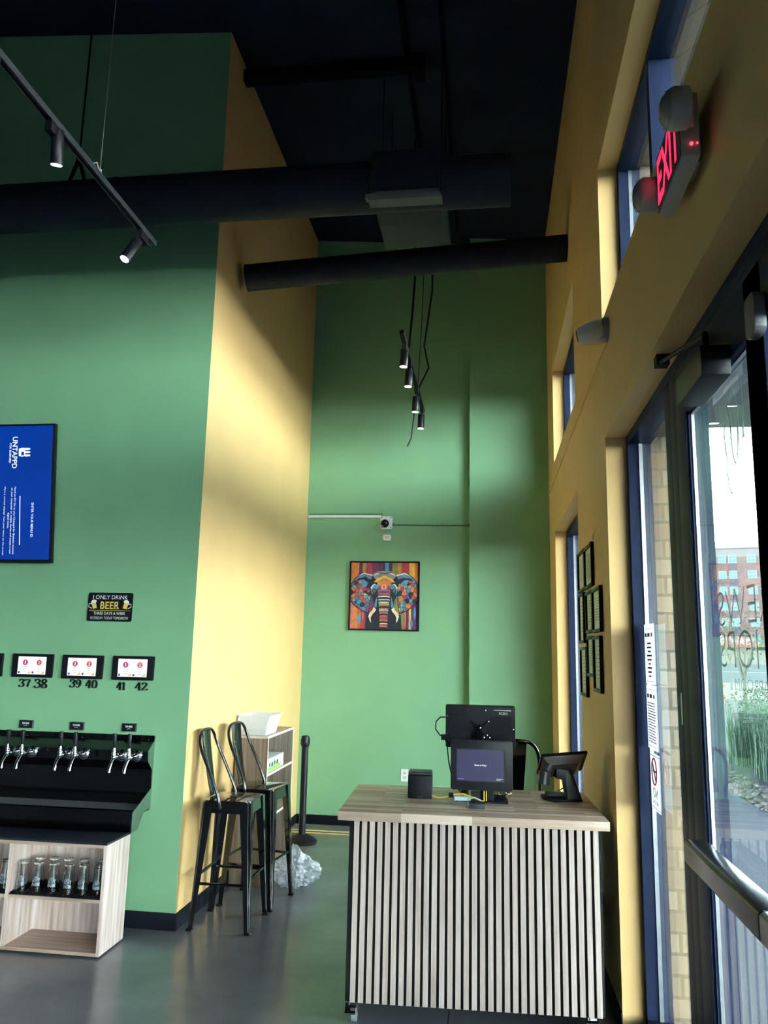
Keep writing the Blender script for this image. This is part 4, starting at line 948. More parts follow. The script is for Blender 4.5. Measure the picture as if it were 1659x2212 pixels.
# bin with handle
bn = thing('storage_bin', 'white plastic bin with a carry handle on top of the oak shelf unit', 'bin', (-1.790, 6.10, 1.0655), 0)
bo = [(-.100, -.155), (.098, -.155), (.098, .155), (-.100, .155)]; tp_ = [(-.118, -.165), (.135, -.165), (.135, .165), (-.118, .165)]
b = M(); H = .148
def inset(p, d): return [(a - d if a > 0 else a + d, c - d if c > 0 else c + d) for a, c in p]
vo_ = [(a, c, 0) for a, c in bo] + [(a, c, H) for a, c in tp_] + [(a, c, H) for a, c in inset(tp_, .004)] + [(a, c, .006) for a, c in inset(bo, .004)]
b.add(vo_, [(3, 2, 1, 0)] + [(i, (i + 1) % 4, (i + 1) % 4 + 4, i + 4) for i in range(4)] + [(i + 4, (i + 1) % 4 + 4, (i + 1) % 4 + 8, i + 8) for i in range(4)] + [(i + 8, (i + 1) % 4 + 8, (i + 1) % 4 + 12, i + 12) for i in range(4)] + [(12, 13, 14, 15)])
b.box(-.124, .141, -.172, -.163, H - .012, H); b.box(-.124, .141, .163, .172, H - .012, H); b.box(-.124, -.116, -.163, .163, H - .012, H); b.box(.133, .141, -.163, .163, H - .012, H)
obj('tub', b, mat('white_bin_plastic', (.70, .73, .78), .35, var=.03), bn, bevel=.003)
b = M(); b.tube([(-.112, -.178, .122), (-.104, -.178, .065), (-.08, -.176, .048), (.08, -.176, .048), (.108, -.178, .070), (.126, -.178, .122)], .005, 8); b.sphere((-.112, -.176, .122), .008, 8, 6); b.sphere((.126, -.176, .122), .008, 8, 6)
obj('handle', b, WHITE, bn, smooth=True)
# box on shelf
bxo = thing('carton', 'white carton with green and dark print on the upper shelf of the oak unit', 'carton', (-1.79, 6.22, .7865))
obj('box', M().box(-.11, .115, -.22, .235, 0, .098), WHITE, bxo, bevel=.001)
b = M(); b.m = 0; b.box(.1152, .1156, -.21, .15, .004, .034); b.m = 1
for k, (a, c, r) in enumerate(((-.17, .052, .02), (-.10, .048, .028), (-.03, .052, .024), (.05, .050, .03))): b.box(.1157, .1160, a - r, a + r, c - .014, c + .012); b.sphere((.1155, a, c + .01), (.0006, r * .6, .012), 8, 6)
b.m = 2; b.box(.1157, .116, .185, .187, .004, .094); b.box(.1152, .1156, -.21, .15, .07, .094)
obj('printed_panel', b, [mat('leaf_green_print', (.25, .55, .08), .5), mat('dark_teal_print', (.03, .08, .10), .5), mat('pale_blue_panel', (.55, .70, .82), .5)], bxo)
# plastic bag
bag = M(); seg, rg_ = 44, 22; rnd = random.Random(5)
from mathutils import noise as mnoise
for i in range(rg_ + 1):
    t = pi * i / rg_
    for k in range(seg):
        p = 2 * pi * k / seg; d = Vector((sin(t) * cos(p), sin(t) * sin(p), cos(t)))
        q = 1 + .34 * mnoise.ridged_multi_fractal(d * 2.6 + Vector((3, 1, 2)), 1, 2, 4, 1, 2) - .30
        v = Vector((d.x * .135 * q, d.y * .16 * q, max(-.085, d.z * .100 * q)))
        if d.x > .45: v.x += .10 * (d.x - .45) * (1 + .6 * d.z)
        if d.z > .75 and abs(d.x) < .5: v.z += .05 * (d.z - .75) * 4 * max(0, .5 + cos(p * 3))
        bag.v.append(tuple(v + Vector((0, 0, .087))))
for i in range(rg_):
    for k in range(seg): bag.f.append((i * seg + k, (i + 1) * seg + k, (i + 1) * seg + (k + 1) % seg, i * seg + (k + 1) % seg)); bag.mi.append(0)
m, n, bb = _new('crinkled_film')
bb.inputs['Base Color'].default_value = (.72, .77, .86, 1); bb.inputs['Roughness'].default_value = .1; bb.inputs['Alpha'].default_value = .5; bb.inputs['Specular IOR Level'].default_value = 1.0
t_ = n.nodes.new('ShaderNodeTexCoord'); vo = n.nodes.new('ShaderNodeTexNoise'); vo.inputs['Scale'].default_value = 28; vo.inputs['Detail'].default_value = 5; vo.inputs['Distortion'].default_value = 1.2; n.links.new(t_.outputs['Object'], vo.inputs['Vector'])
bp = n.nodes.new('ShaderNodeBump'); bp.inputs['Strength'].default_value = 1; bp.inputs['Distance'].default_value = .02; n.links.new(vo.outputs['Fac'], bp.inputs['Height']); n.links.new(bp.outputs[0], bb.inputs['Normal'])
pb = obj('plastic_bag', bag, m, label='crumpled clear plastic bag on the floor beside the shelf unit', cat='bag', sharp=180)
pb.location = (-1.455, 6.03, 0.002)

# ------------------------------------------------------------------ bar stools
def make_stool(loc, rz, lb):
    t = thing('bar_stool', lb, 'stool', loc, rz, 'black metal bar stools')
    z1 = .762; a, c = .150, .160
    b = M().rbox(-a, a, -c, c, z1 - .012, z1, .035, 'z', 6); b.rbox(-a + .012, a - .012, -c + .012, c - .012, z1 - .001, z1 + .001, .03, 'z', 6)
    seat = obj('seat', b, BLACKGLOSS, t, bevel=.004)
    hl = M(); hl.T = Matrix.Translation((.01, 0, z1 + .0012)); hl.rbox(-.045, .045, -.016, .016, 0, .0012, .015, 'z', 6); obj('hand_slot', hl, INKK, seat)
    sk = M()
    for sx in (-1, 1): sk.hexa([(sx * (a + .006) - .0015, -c, z1 - .075), (sx * (a + .006) + .0015, -c, z1 - .075), (sx * (a + .006) + .0015, c, z1 - .075), (sx * (a + .006) - .0015, c, z1 - .075), (sx * a - .0015, -c, z1 - .006), (sx * a + .0015, -c, z1 - .006), (sx * a + .0015, c, z1 - .006), (sx * a - .0015, c, z1 - .006)])
    for sy in (-1, 1): sk.hexa([(-a, sy * (c + .006) - .0015, z1 - .075), (a, sy * (c + .006) - .0015, z1 - .075), (a, sy * (c + .006) + .0015, z1 - .075), (-a, sy * (c + .006) + .0015, z1 - .075), (-a, sy * c - .0015, z1 - .006), (a, sy * c - .0015, z1 - .006), (a, sy * c + .0015, z1 - .006), (-a, sy * c + .0015, z1 - .006)])
    obj('apron', sk, BLACKGLOSS, t)
    for sx in (-1, 1):
        for sy in (-1, 1):
            g = M(); n_ = 12; P0 = Vector((sx * (a - .012), sy * (c - .012), z1 - .006)); P1 = Vector((sx * .186, sy * .188, .012))
            # folded sheet leg: rounded outer corner tapering downwards
            rings = []
            for i in range(n_ + 1):
                q = i / n_; p = P0.lerp(P1, q); ww = .052 * (1 - q) + .021 * q; r = ww * .55
                ring = [(-ww, ww * .22), (-ww, 0 + ww * .45)]
                arc = [(ww * .45 - r + r * sin(pi / 2 * j / 6), ww * .45 - r + r * cos(pi / 2 * j / 6)) for j in range(7)]
                ring = [(-ww, ww * .45)] + arc + [(ww * .45, -ww), (ww * .45 - .006, -ww)] + [(ww * .45 - .006 - (r - .004) + (r - .004) * cos(pi / 2 * j / 6) , ww * .45 - .006 - (r - .004) + (r - .004) * sin(pi / 2 * j / 6)) for j in range(7)] + [(-ww, ww * .45 - .006)]
                rings.append([Vector((p.x + sx * u_, p.y + sy * v_, p.z)) for u_, v_ in ring])
            k = len(rings[0]); vs_ = [v for rr in rings for v in rr]; fs = [(i * k + j, i * k + (j + 1) % k, (i + 1) * k + (j + 1) % k, (i + 1) * k + j) for i in range(n_) for j in range(k)]
            fs += [tuple(range(k)), tuple(n_ * k + j for j in reversed(range(k)))]
            g.add(vs_, fs)
            lg = obj('leg', g, BLACKGLOSS, t, smooth=True, sharp=50)
            ft = M(); ft.box(P1.x - .018, P1.x + .018, P1.y - .018, P1.y + .018, 0, .014); obj('foot_cap', ft, BLACKM, lg, bevel=.004)
    st_ = M(); zf = .27; q = (z1 - zf) / (z1 - .012); fx = (a - .012) + (.186 - a + .012) * q; fy = (c - .012) + (.188 - c + .012) * q
    st_.tube([(-fx, -fy, zf), (fx, -fy, zf)], .009, 8); st_.tube([(-fx, fy, zf + .015), (fx, fy, zf + .015)], .009, 8); st_.tube([(-fx, -fy, zf + .04), (-fx, fy, zf + .04)], .009, 8); st_.tube([(fx, -fy, zf + .03), (fx, fy, zf + .03)], .009, 8)
    obj('foot_rail', st_, BLACKGLOSS, t, smooth=True)
    half = [(-.045, -.168, .712), (-.052, -.168, .762), (-.075, -.165, .83), (-.122, -.162, .93), (-.172, -.158, 1.03), (-.200, -.150, 1.095), (-.212, -.132, 1.14), (-.219, -.098, 1.170), (-.222, -.05, 1.180)]
    pts = half + [(-.222, 0, 1.182)] + [(x, -y, z) for x, y, z in reversed(half)]
    sm = []
    P = [Vector(p) for p in pts]
    for i in range(len(P) - 1):
        p0, p1, p2, p3 = P[max(i - 1, 0)], P[i], P[i + 1], P[min(i + 2, len(P) - 1)]
        for k in range(3):
            tt_ = k / 3; sm.append(.5 * ((2 * p1) + (p2 - p0) * tt_ + (2 * p0 - 5 * p1 + 4 * p2 - p3) * tt_ ** 2 + (3 * p1 - p0 - 3 * p2 + p3) * tt_ ** 3))
    sm.append(P[-1])
    obj('back_hoop', M().tube(sm, .0105, 12), BLACKGLOSS, t, smooth=True)
    spl = M(); prev = None; row = []
    for (x, z, hw) in ((-.146, .765, .040), (-.152, .80, .041), (-.170, .88, .044), (-.190, .98, .049), (-.208, 1.08, .054), (-.219, 1.172, .058)):
        row.append([(x + bow, y * hw * 1.35, z) for y, bow in ((-1, 0), (-.5, -.006), (0, -.008), (.5, -.006), (1, 0))])
    vs_ = [p for rr in row for p in rr] + [(p[0] - .003, p[1], p[2]) for rr in row for p in rr]; off = 30; fs = []
    for i in range(5):
        for j in range(4): q0 = i * 5 + j; fs += [(q0, q0 + 1, q0 + 6, q0 + 5), (off + q0, off + q0 + 5, off + q0 + 6, off + q0 + 1)]
    spl.add(vs_, fs)
    obj('back_splat', spl, BLACKGLOSS, t, smooth=True, sharp=60)
    b = M()
    for dx in (-.008, .008): b.sphere((-.045 + dx, -.172, .722), .004, 8, 6); b.sphere((-.045 + dx, .172, .722), .004, 8, 6)
    obj('bolt', b, CHROME, t)
    return t
s0 = make_stool((-1.650, 5.150, 0), radians(0.0), 'black metal bar stool standing out from the shelf unit, nearer the tap wall corner')
dup(s0, (-1.607, 5.612, 0), radians(-7), 'black metal bar stool backed close against the side of the oak shelf unit')
dup(s0, (.152, 5.36, 0), radians(90), 'black metal bar stool behind the wooden counter, only its back showing')

# ------------------------------------------------------------------ counter
RZ = atan2(.050, 1.23)
ct = thing('service_counter', 'wooden topped counter clad in vertical slats on castors', 'counter', (-.085, 3.958, 0), RZ)
m, n, bb = _new('butcher_block')
t_ = n.nodes.new('ShaderNodeTexCoord'); bt = n.nodes.new('ShaderNodeTexBrick'); bt.inputs['Scale'].default_value = 1; bt.inputs['Brick Width'].default_value = .34; bt.inputs['Row Height'].default_value = .036; bt.inputs['Mortar Size'].default_value = .0006; bt.offset = .37; bt.squash = 1
bt.inputs['Color1'].default_value = (.0, .0, .0, 1); bt.inputs['Color2'].default_value = (1, 1, 1, 1); bt.inputs['Mortar'].default_value = (.2, .2, .2, 1)
n.links.new(t_.outputs['Object'], bt.inputs['Vector'])
mp = n.nodes.new('ShaderNodeMapping'); mp.inputs['Scale'].default_value = (.06, 1, 1); n.links.new(t_.outputs['Object'], mp.inputs[0])
nz = n.nodes.new('ShaderNodeTexNoise'); nz.inputs['Scale'].default_value = 70; nz.inputs['Detail'].default_value = 3; n.links.new(mp.outputs[0], nz.inputs['Vector'])
ad = n.nodes.new('ShaderNodeMixRGB'); ad.inputs[0].default_value = .42; n.links.new(bt.outputs['Color'], ad.inputs[1]); n.links.new(nz.outputs['Fac'], ad.inputs[2])
cr = n.nodes.new('ShaderNodeValToRGB'); ramp(cr, [(.15, (.31, .215, .165)), (.40, (.51, .38, .305)), (.60, (.66, .52, .435)), (.85, (.78, .66, .58))]); n.links.new(ad.outputs[0], cr.inputs[0]); n.links.new(cr.outputs['Color'], bb.inputs['Base Color'])
bb.inputs['Roughness'].default_value = .38
ctop = obj('countertop', M().box(-.647, .643, -.028, .765, .908, .950), m, ct, bevel=.0025)
obj('side_panel', M().box(-.592, -.575, .012, .70, .098, .908), BLACKM, ct); obj('side_panel', M().box(.588, .605, .012, .70, .098, .908), BLACKM, ct)
obj('felt_backing', M().box(-.592, .605, .004, .014, .098, .908), mat('black_felt', (.008, .008, .010), .95, var=.2, scale=60), ct)
obj('bottom_panel', M().box(-.575, .588, .014, .70, .098, .115), BLACKM, ct); obj('cross_rail', M().box(-.575, .588, .60, .62, .115, .908), BLACKM, ct)
SL = wood('pale_oak_slat', [(.30, (.34, .265, .24)), (.5, (.45, .36, .33)), (.72, (.54, .455, .425))], 2, 90, .55, .03)
sl = M(); pitch = (.605 + .568) / 31
for i in range(31): sl.box(-.568 + i * pitch, -.568 + i * pitch + .0245, -.008, .0045, .099, .9075)
obj('slat_panel', sl, SL, ct)
for cx_, cy_ in ((-.55, .045), (.56, .045), (-.55, .63), (.56, .63)):
    b = M(); b.cyl((-.012 + cx_, cy_, .037), (.012 + cx_, cy_, .037), .037, seg=22)
    cs = obj('caster', b, mat('grey_caster_%d' % int(cx_ * 100 + cy_ * 10 + 100), (.42, .45, .48), .3, metal=.3), ct, smooth=True)
    f = M(); f.box(cx_ - .026, cx_ - .021, cy_ - .03, cy_ + .02, .03, .09); f.box(cx_ + .021, cx_ + .026, cy_ - .03, cy_ + .02, .03, .09); f.box(cx_ - .03, cx_ + .03, cy_ - .03, cy_ + .03, .088, .098); f.cyl((cx_ - .026, cy_, .037), (cx_ + .026, cy_, .037), .006)
    f.hexa([(cx_ - .04, cy_ - .06, .05), (cx_ + .01, cy_ - .06, .05), (cx_ + .01, cy_ - .02, .06), (cx_ - .04, cy_ - .02, .06), (cx_ - .04, cy_ - .06, .056), (cx_ + .01, cy_ - .06, .056), (cx_ + .01, cy_ - .02, .085), (cx_ - .04, cy_ - .02, .085)])
    obj('fork', f, CHROME, cs)
TZ = .9503
# receipt printer
pr = thing('receipt_printer', 'black cube receipt printer on the wooden counter', 'printer', (-.372, 4.395, TZ), radians(2))
obj('body', M().rbox(-.064, .064, -.072, .072, 0, .118, .006, 'x'), BLACKP, pr, bevel=.004)
obj('lid', M().rbox(-.062, .062, -.066, .070, .118, .132, .006, 'x'), DKGREY, pr, bevel=.003)
obj('paper_slot', M().box(-.045, .045, -.058, -.052, .1315, .1335), INKK, pr)
obj('cable_port', M().box(-.015, .018, -.0728, -.070, .002, .014), INKK, pr)
# customer display in kiosk enclosure on a pole stand
kd = thing('customer_display', 'black tablet kiosk with a dark purple screen facing out on the counter', 'tablet kiosk', (-.015, 4.33, TZ), radians(1))
obj('base_plate', M().rbox(-.085, .11, -.05, .27, 0, .008, .01, 'z'), BLACKM, kd)
obj('pole', M().rbox(-.036, .036, -.022, .022, .008, .26, .006, 'z'), BLACKP, kd, bevel=.002)
b = M(); b.T = Matrix.Translation((-.030, -.040, .062)) @ Matrix.Rotation(radians(-5), 4, 'X'); b.rbox(-.160, .163, -.022, .022, 0, .252, .014, 'y')
hs = obj('enclosure', b, BLACKP, kd, bevel=.003)
b = M(); b.T = Matrix.Translation((-.030, -.040, .062)) @ Matrix.Rotation(radians(-5), 4, 'X'); b.box(-.130, .122, -.0232, -.0215, .042, .208)
obj('bezel', b, INKK, hs)
b = M(); b.T = Matrix.Translation((-.030, -.040, .062)) @ Matrix.Rotation(radians(-5), 4, 'X'); b.box(-.126, .116, -.0240, -.0230, .048, .202)
so = obj('screen', b, emis('purple_screen', (.030, .028, .085), 1.0), kd)
b = M(); b.T = Matrix.Translation((-.030, -.040, .062)) @ Matrix.Rotation(radians(-5), 4, 'X')
text_into(b, 'Brews & Hops', (-.004, -.0243, .122), XR, ZU, h=.0085, width=.062, bold=.02)
obj('screen_lettering', b, emis('white_glow', (.9, .9, .95), 1.0), so, fixn=False)
for (xa, xb, zz, ww, mm) in ((-.122, -.090, .055, .004, emis('violet_glow', (.2, .16, .6), .8)), (.078, .112, .060, .003, emis('dim_glow', (.6, .6, .65), .6)), (.078, .10, .054, .003, emis('dim_glow_low', (.6, .6, .65), .6))):
    b = M(); b.T = Matrix.Translation((-.030, -.040, .062)) @ Matrix.Rotation(radians(-5), 4, 'X'); b.ribbon([(xa, -.0243, zz), (xb, -.0243, zz)], ww, (0, -1, 0)); obj('caption_line', b, mm, so, fixn=False)
# till monitor seen from behind
pm = thing('till_monitor', 'black till monitor seen from behind above the tablet kiosk', 'monitor', (-.052, 4.50, TZ), radians(1))
obj('foot', M().rbox(-.11, -.065, -.05, .10, 0, .012, .008, 'z'), BLACKM, pm)
b = M(); b.tube([(-.088, .03, .01), (-.088, .03, .22), (0, .03, .30), (0, .02, .36)], .016, 10); obj('stand_arm', b, BLACKM, pm, smooth=True)
b = M(); b.T = Matrix.Translation((0, .02, .250)) @ Matrix.Rotation(radians(4), 4, 'X'); b.rbox(-.192, .193, -.018, .016, 0, .232, .010, 'y')
pb_ = obj('casing', b, BLACKP, pm, bevel=.004)
Tm = Matrix.Translation((0, .02, .250)) @ Matrix.Rotation(radians(4), 4, 'X')
b = M(); b.T = Tm
for q in ((-.12, .015, -.02, .04), (.05, .17, .07, .13), (-.17, -.06, .125, .14)):
    b = M(); b.T = Tm; b.box(q[0], q[1], -.0195, -.018, q[2] + .05, q[3] + .05); obj('vent_panel', b, BLACKM, pb_)
b = M(); b.T = Tm; b.tube([(-.055, -.022, .150), (-.01, -.026, .115)], .006, 8); b.tube([(.04, -.022, .145), (.002, -.026, .115)], .006, 8); b.tube([(-.05, -.022, .07), (0, -.026, .085)], .006, 8); b.tube([(.05, -.022, .06), (0, -.026, .085)], .006, 8); b.box(-.02, .015, -.045, -.018, .045, .10); b.sphere((-.003, -.035, .116), .018, 14, 10)
obj('vesa_bracket', b, BLACKGLOSS, pm, smooth=True)
b = M(); b.T = Tm
for q in ((-.070, .208), (.030, .207), (-.182, .17), (-.18, .08), (-.055, .148), (-.044, .138), (.036, .137), (.047, .147), (-.045, .072), (.052, .06), (-.03, .055), (.038, .072), (.182, .108), (.022, .06)): b.sphere((q[0], -.0195, q[1]), (.0042, .003, .0042), 8, 6)
b.tube([(.014, -.047, .05), (.014, -.047, .07)], .004, 8); b.sphere((0, -.052, .117), .006, 8, 6)
obj('bolt', b, CHROME, pm)
b = M(); b.T = Tm; text_into(b, 'ECEO', (.127, -.0190, .186), XR, ZU, h=.013, width=.046, bold=.015); b.ribbon([(.075, -.0190, .2095), (.170, -.0190, .2085)], [.003, .006], (0, -1, 0))
obj('logo_print', b, INKW2, pm, fixn=False)
# monitor cables
b = M(); b.tube([(-.246, 4.51, 1.36), (-.275, 4.505, 1.36), (-.298, 4.50, 1.335), (-.300, 4.50, 1.295), (-.275, 4.50, 1.262), (-.247, 4.50, 1.252), (-.235, 4.49, 1.21), (-.225, 4.50, 1.12), (-.20, 4.52, 1.0), (-.16, 4.54, .957)], .0035, 8); b.box(-.268, -.232, 4.488, 4.512, 1.238, 1.268)
obj('monitor_cable', b, BLACKM, smooth=False, label='black looped cable hanging at the edge of the till monitor', cat='cable')
b = M(); b.tube([(-.308, 4.36, .962), (-.27, 4.345, .957), (-.225, 4.34, .964), (-.19, 4.34, .978), (-.14, 4.325, .984), (-.09, 4.31, .972), (-.045, 4.292, .958), (-.032, 4.290, .957)], .0045, 8)
b.tube([(-.030, 4.298, .957), (-.030, 4.298, 1.03)], .003, 6); b.tube([(-.018, 4.298, .957), (-.018, 4.298, 1.03)], .003, 6)
yc = obj('data_cable', b, YEL, smooth=True, label='yellow data cable from the receipt printer to the tablet kiosk', cat='cable')
obj('cable_clip', M().box(-.215, -.192, 4.33, 4.35, .963, .984), BLACKM, yc, label='black cable clip')
nb = thing('paper_pad', 'small pale blue box in front of the kiosk pole on the counter', 'box', (-.143, 4.315, TZ), radians(4))
obj('carton', M().box(-.042, .042, -.016, .02, 0, .024), mat('pale_blue_card', (.62, .74, .84), .5, var=.04), nb); obj('underside', M().box(-.04, .04, -.018, -.016, 0, .004), BLACKM, nb)
du = thing('card_dongle', 'small black oblong adapter with a short grey lead on the counter', 'adapter', (-.061, 4.135, TZ))
obj('case', M().rbox(-.042, .038, -.02, .02, 0, .026, .006, 'x'), DKGREY, du, bevel=.003)
obj('lead', M().tube([(-.04, .0, .010), (-.056, .01, .010), (-.05, .06, .03), (-.02, .13, .03), (.015, .15, .012)], .0035, 8), GREYPL, du, smooth=True)
bw_ = thing('metal_bowl', 'shiny crumpled metal bowl beside the kiosk pole on the counter', 'bowl', (.062, 4.365, TZ + .0085))
b = M(); b.lathe([(.025, 0), (.04, .004), (.055, .022), (.060, .032), (.057, .032), (.05, .022), (.036, .008), (.0, .006)], (0, 0, 0), (0, 0, 1), 28, False)
obj('dish', b, CHROME, bw_, smooth=True)
b = M(); rnd = random.Random(9)
for k in range(7): b.sphere((rnd.uniform(-.03, .03), rnd.uniform(-.03, .03), .022 + rnd.uniform(0, .012)), (.016, .014, .008), 10, 6)
obj('foil_piece', b, CHROME, bw_, smooth=True)
# payment terminal on a wedge stand, tilted screen seen from behind
pz = thing('payment_terminal', 'black payment terminal with a tilted screen on an angled stand', 'terminal', (.395, 4.50, TZ), radians(10))
obj('base_plate', M().prism([(-.115, -.02), (-.075, -.095), (.085, -.065), (.085, .10), (-.10, .10)], 'z', 0, .010), BLACKM, pz, bevel=.002)
obj('stand_arm', M().hexa([(.005, -.062, .010), (.085, -.06, .010), (.085, .06, .010), (.02, .06, .010), (.000, -.05, .150), (.038, -.048, .150), (.038, .03, .150), (-.01, .03, .150)]), BLACKP, pz, bevel=.004)
obj('hinge_block', M().hexa([(-.05, -.05, .115), (.03, -.05, .095), (.03, .03, .095), (-.05, .03, .115), (-.05, -.05, .165), (.04, -.05, .160), (.04, .03, .160), (-.05, .03, .165)]), BLACKP, pz, bevel=.004)
Tp = Matrix.Translation((-.005, -.005, .178)) @ Matrix.Rotation(radians(-5), 4, 'Y') @ Matrix.Rotation(radians(54), 4, 'X')
b = M(); b.T = Tp; b.rbox(-.125, .128, .012, .024, -.105, .095, .008, 'y'); pcs = obj('screen_panel', b, BLACKP, pz, bevel=.002)
b = M(); b.T = Tp; b.hexa([(-.085, -.025, -.075), (.07, -.025, -.075), (.115, .012, -.095), (-.115, .012, -.095), (-.085, -.025, .055), (.07, -.025, .055), (.115, .012, .085), (-.115, .012, .085)])
obj('rear_housing', b, BOX_BACK, pz, bevel=.003, label='glossy rear housing with a brown reflection in its colour')
b = M(); b.tube([(-.125, -.06, .085), (-.115, -.055, .150)], [.034, .030], 18); b.tube([(-.105, -.05, .155), (-.085, -.045, .185)], .024, 16)
obj('scanner', b, DKGREY, pz, smooth=True, label='round dark grey scanner pod')
obj('power_plug', M().rbox(-.09, .0, .00, .05, .0105, .034, .006, 'x'), BLACKP, pz, bevel=.002)
b = M(); b.tube([(.06, .06, .15), (.064, .06, .10), (.04, .075, .06), (-.01, .07, .03)], .003, 6); obj('cord', b, BLACKM, pz)

# ------------------------------------------------------------------ window wall items
CERT = mat('certificate_paper', (.88, .88, .76), .6, var=.04); FRAMEGLASS = glassmat('picture_glazing', (.98, .98, .98), 1.35, .6)
def cert(y0, y1, z0, z1, lb, ring=False):
    t = thing('framed_certificate', lb, 'certificate', (XW, (y0 + y1) / 2, (z0 + z1) / 2), group='framed certificates on the window wall')
    a, h = (y1 - y0) / 2 - .002, (z1 - z0) / 2; f = .018; b = M()
    b.box(-.02, 0, -a, a, h - f, h); b.box(-.02, 0, -a, a, -h, -h + f); b.box(-.02, 0, -a, -a + f, -h + f, h - f); b.box(-.02, 0, a - f, a, -h + f, h - f)
    obj('frame', b, BLACKP, t, bevel=.0015)
    p = obj('document', M().box(-.008, -.001, -a + f, a - f, -h + f, h - f), CERT, t)
    obj('glazing', M().box(-.0125, -.0105, -a + f, a - f, -h + f, h - f), FRAMEGLASS, t)
    q = M(); rn = random.Random(int(y0 * 1000))
    for k in range(9):
        wd = rn.uniform(.3, .8) * (a - .05); zz = h - .06 - k * (2 * h - .11) / 9; q.box(-.0087, -.008, -wd, wd, zz, zz + .005)
    if ring: q.tube([(-.0085, .02 + .05 * cos(t_2), -.02 + .06 * sin(t_2)) for t_2 in [2 * pi * k / 24 for k in range(24)]], .002, 4, closed=True)
    obj('printed_text', q, mat('faded_print_%d' % int(y0 * 1000 + z0 * 10), (.33, .35, .27), .6), p)
cert(4.962, 5.322, 2.122, 2.380, 'framed certificate in the top row next to the window')
cert(4.600, 4.958, 2.118, 2.372, 'framed certificate with a ring emblem in the top row away from the window', True)
cert(5.042, 5.320, 1.795, 2.112, 'tall framed certificate in the middle row next to the window')
cert(4.629, 4.934, 1.850, 2.096, 'framed certificate in the centre of the middle row')
cert(4.296, 4.626, 1.846, 2.092, 'framed certificate ending the middle row towards the door')
cert(4.958, 5.285, 1.467, 1.770, 'framed certificate in the bottom row next to the window, hung lowest')
cert(4.630, 4.918, 1.596, 1.830, 'short framed certificate in the centre of the bottom row')
cert(4.338, 4.626, 1.520, 1.826, 'framed certificate ending the bottom row towards the door')
bcm = thing('security_camera', 'grey turret security camera on the yellow wall above the door head', 'camera', (XW, 3.86, 3.36))
obj('wall_base', M().lathe([(.062, 0), (.062, .022), (.055, .03)], (0, 0, 0), (-1, 0, 0), 28), GREYPL, bcm, smooth=True)
obj('housing', M().lathe([(.050, 0), (.058, .02), (.060, .05), (.052, .09), (.043, .125), (.036, .13)], (-.02, 0, 0), (-1, .25, -.16), 28), OFFWHITE, bcm, smooth=True)
obj('lens', M().lathe([(.030, 0), (.030, .004)], (-.146, .0325, -.0205), (-1, .25, -.16), 20), BLACKGLOSS, bcm)
obj('cable_boot', M().sphere((-.03, -.01, -.058), (.022, .02, .018), 12, 8), OFFWHITE, bcm, smooth=True)
b = M(); b.box(XW - .008, XW, 4.60, 7.86, 3.295, 3.318); b.tube([(XW - .004, 3.88, 3.30), (XW - .004, 4.1, 3.312), (XW - .004, 4.6, 3.308)], .003, 6); b.sphere((XW - .006, 4.58, 3.308), (.006, .025, .012), 8, 6)
obj('cable_raceway', b, YELLOW, label='yellow painted cable raceway along the window wall', cat='raceway')
ex = thing('exit_sign', 'red lit EXIT sign with two emergency lamp heads above the door', 'exit sign', (XW, 2.15, 3.06))
hx = M(); hx.rbox(-.080, -.032, -.155, .150, 0, .195, .008, 'x'); obj('case', hx, GREYPL, ex, bevel=.002)
obj('canopy', M().box(-.032, -.0002, -.05, .05, .05, .15), GREYPL, ex, bevel=.002)
obj('face_plate', M().box(-.0825, -.080, -.145, .142, .008, .187), mat('exit_face', (.10, .10, .10), .4), ex)
b = M(); text_into(b, 'EXIT', (-.0826, -.002, .030), (0, -1, 0), (0, 0, 1), h=.145, width=.262, bold=.022)
obj('lettering', b, emis('exit_red', (1.0, .02, .08), 2.2), ex, fixn=False, label='glowing red EXIT letters')
for sy, nm in ((.20, 1), (-.205, -1)):
    b = M(); b.lathe([(.050, 0), (.056, .012), (.054, .05), (.03, .062)], (-.125, sy, .105), (1, 0, 0.05), 26); b.tube([(-.07, sy, .11), (-.055, sy - nm * .05, .09)], .012, 8)
    hdl = obj('lamp_head', b, GREYPL, ex, smooth=True)
    b = M(); b.lathe([(.0, -.022), (.030, -.016), (.047, -.004), (.050, 0)], (-.125, sy, .105), (1, 0, .05), 26, False)
    for k in range(4): b.lathe([(.012 + k * .011, -.022 + k * .0052), (.014 + k * .011, -.022 + k * .0052)], (-.127, sy, .105), (1, 0, .05), 26, False)
    obj('lens', b, mat('ribbed_lens_%d' % (nm + 1), (.30, .29, .27), .15, var=.1), hdl, smooth=True)
b = M(); b.sphere((-.055, -.1565, .035), .005, 8, 6); b.sphere((-.040, -.1565, .036), .003, 8, 6); obj('status_light', b, emis('status_red', (1, .03, .05), 6.0), ex)
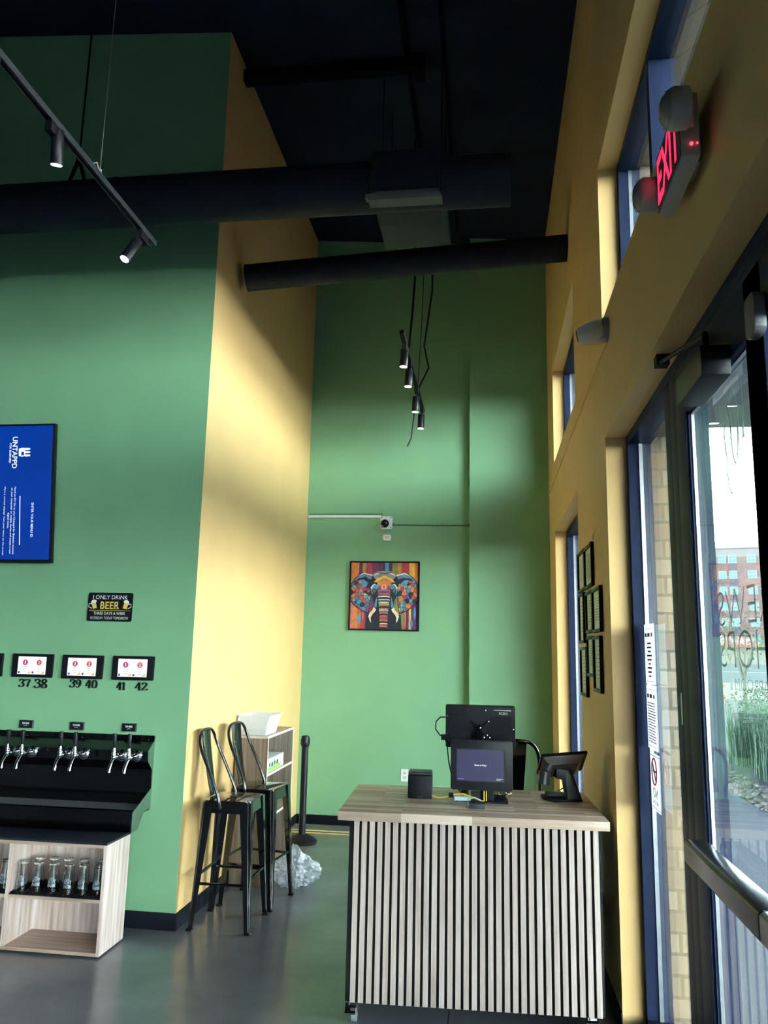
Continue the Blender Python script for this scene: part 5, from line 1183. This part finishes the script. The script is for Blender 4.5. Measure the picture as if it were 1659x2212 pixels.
# papers on the sidelite
PAPER = mat('printer_paper', (.68, .68, .74), .7, var=.03)
_n = PAPER.node_tree; _o = next(q for q in _n.nodes if q.type == 'OUTPUT_MATERIAL'); _b = next(q for q in _n.nodes if q.type == 'BSDF_PRINCIPLED')
_tl = _n.nodes.new('ShaderNodeBsdfTranslucent'); _tl.inputs[0].default_value = (.62, .60, .74, 1); _mx = _n.nodes.new('ShaderNodeMixShader'); _mx.inputs[0].default_value = .35
_n.links.new(_b.outputs[0], _mx.inputs[1]); _n.links.new(_tl.outputs[0], _mx.inputs[2]); _n.links.new(_mx.outputs[0], _o.inputs[0])
def paper(y0, y1, z0, z1, lb, kind):
    t = thing('notice_sheet', lb, 'notice', (GX - .002, (y0 + y1) / 2, z0)); a = (y1 - y0) / 2; h = z1 - z0
    s_ = obj('sheet', M().quad((-.0006, -a, 0), (-.0006, a, 0), (-.0006, a, h), (-.0006, -a, h)), PAPER, t)
    q = M(); rn = random.Random(int(z0 * 100)); xq = -.0014
    def ln(ya, yb, zz, th_=.004): q.box(xq, -.0008, ya, yb, zz, zz + th_)
    ln(-a + .01, a - .01, h - .022, .002)
    for k, (ya, yb) in enumerate(((a - .06, a - .02), (-.02, .03), (-a + .03, -a + .06))): ln(ya, yb, h - .06, .018)
    if kind == 'list':
        for k in range(9): wd = rn.uniform(.025, .06); ln(-wd, wd, h - .095 - k * .019, .008)
    else:
        for k in range(15): wd = rn.uniform(.06, .088); ln(-wd, .088, h - .085 - k * .0125, .004)
    ln(-a + .01, a - .01, .012, .002)
    obj('printed_text', q, mat('print_%d' % int(z0 * 100), (.10, .10, .13), .6), s_)
paper(3.758, 3.975, 1.592, 1.872, 'upper white notice sheet taped on the glass beside the door', 'list')
paper(3.755, 3.975, 1.296, 1.588, 'lower white notice sheet of small print taped on the glass beside the door', 'text')
ns = thing('no_smoking_sign', 'pale no smoking notice on the glass below the white sheets', 'sign', (GX - .002, 3.855, 1.03))
obj('sheet', M().quad((-.0004, -.10, 0), (-.0004, .09, 0), (-.0004, .09, .25), (-.0004, -.10, .25)), PAPER, ns)
q = M(); q.m = 0; q.tube([(-.0006, .0 + .052 * cos(t), .170 + .058 * sin(t)) for t in [2 * pi * k / 28 for k in range(28)]], .004, 6, closed=True); q.tube([(-.0006, .036, .212), (-.0006, -.036, .128)], .004, 6)
q.m = 1; q.box(-.001, 0, -.03, .028, .166, .176); q.box(-.001, 0, .03, .036, .166, .176)
text_into(q, 'NO', (0, -.004, .055), (0, 1, 0), (0, 0, 1), h=.044, width=.10, bold=.015, th=-.0008); text_into(q, 'SMOKING', (0, -.004, .026), (0, 1, 0), (0, 0, 1), h=.018, width=.13, bold=.01, th=-.0008)
q.box(-.001, 0, -.095, .085, .008, .011); q.box(-.001, 0, -.095, .085, .238, .241)
obj('printed_text', q, [RED, INKK], ns, fixn=False)

# power adapter plugged in low on the window wall behind the counter's end
pa = thing('power_adapter', 'black power adapter and cord plugged in low on the yellow wall past the counter end', 'adapter', (XW, 4.60, .42))
obj('wall_plate', M().rbox(-.006, 0, -.04, .04, -.06, .06, .006, 'x'), OFFWHITE, pa)
obj('brick', M().rbox(-.060, -.006, -.035, .035, -.05, .03, .006, 'x'), BLACKP, pa, bevel=.003)
obj('cord', M().tube([(-.035, 0, -.05), (-.037, -.01, -.12), (-.030, .02, -.19), (-.032, -.015, -.25), (-.028, .01, -.31), (-.02, .06, -.405), (-.04, .3, -.413)], .004, 8), mat('brown_cord', (.09, .035, .02), .5, var=.1), pa, smooth=True)
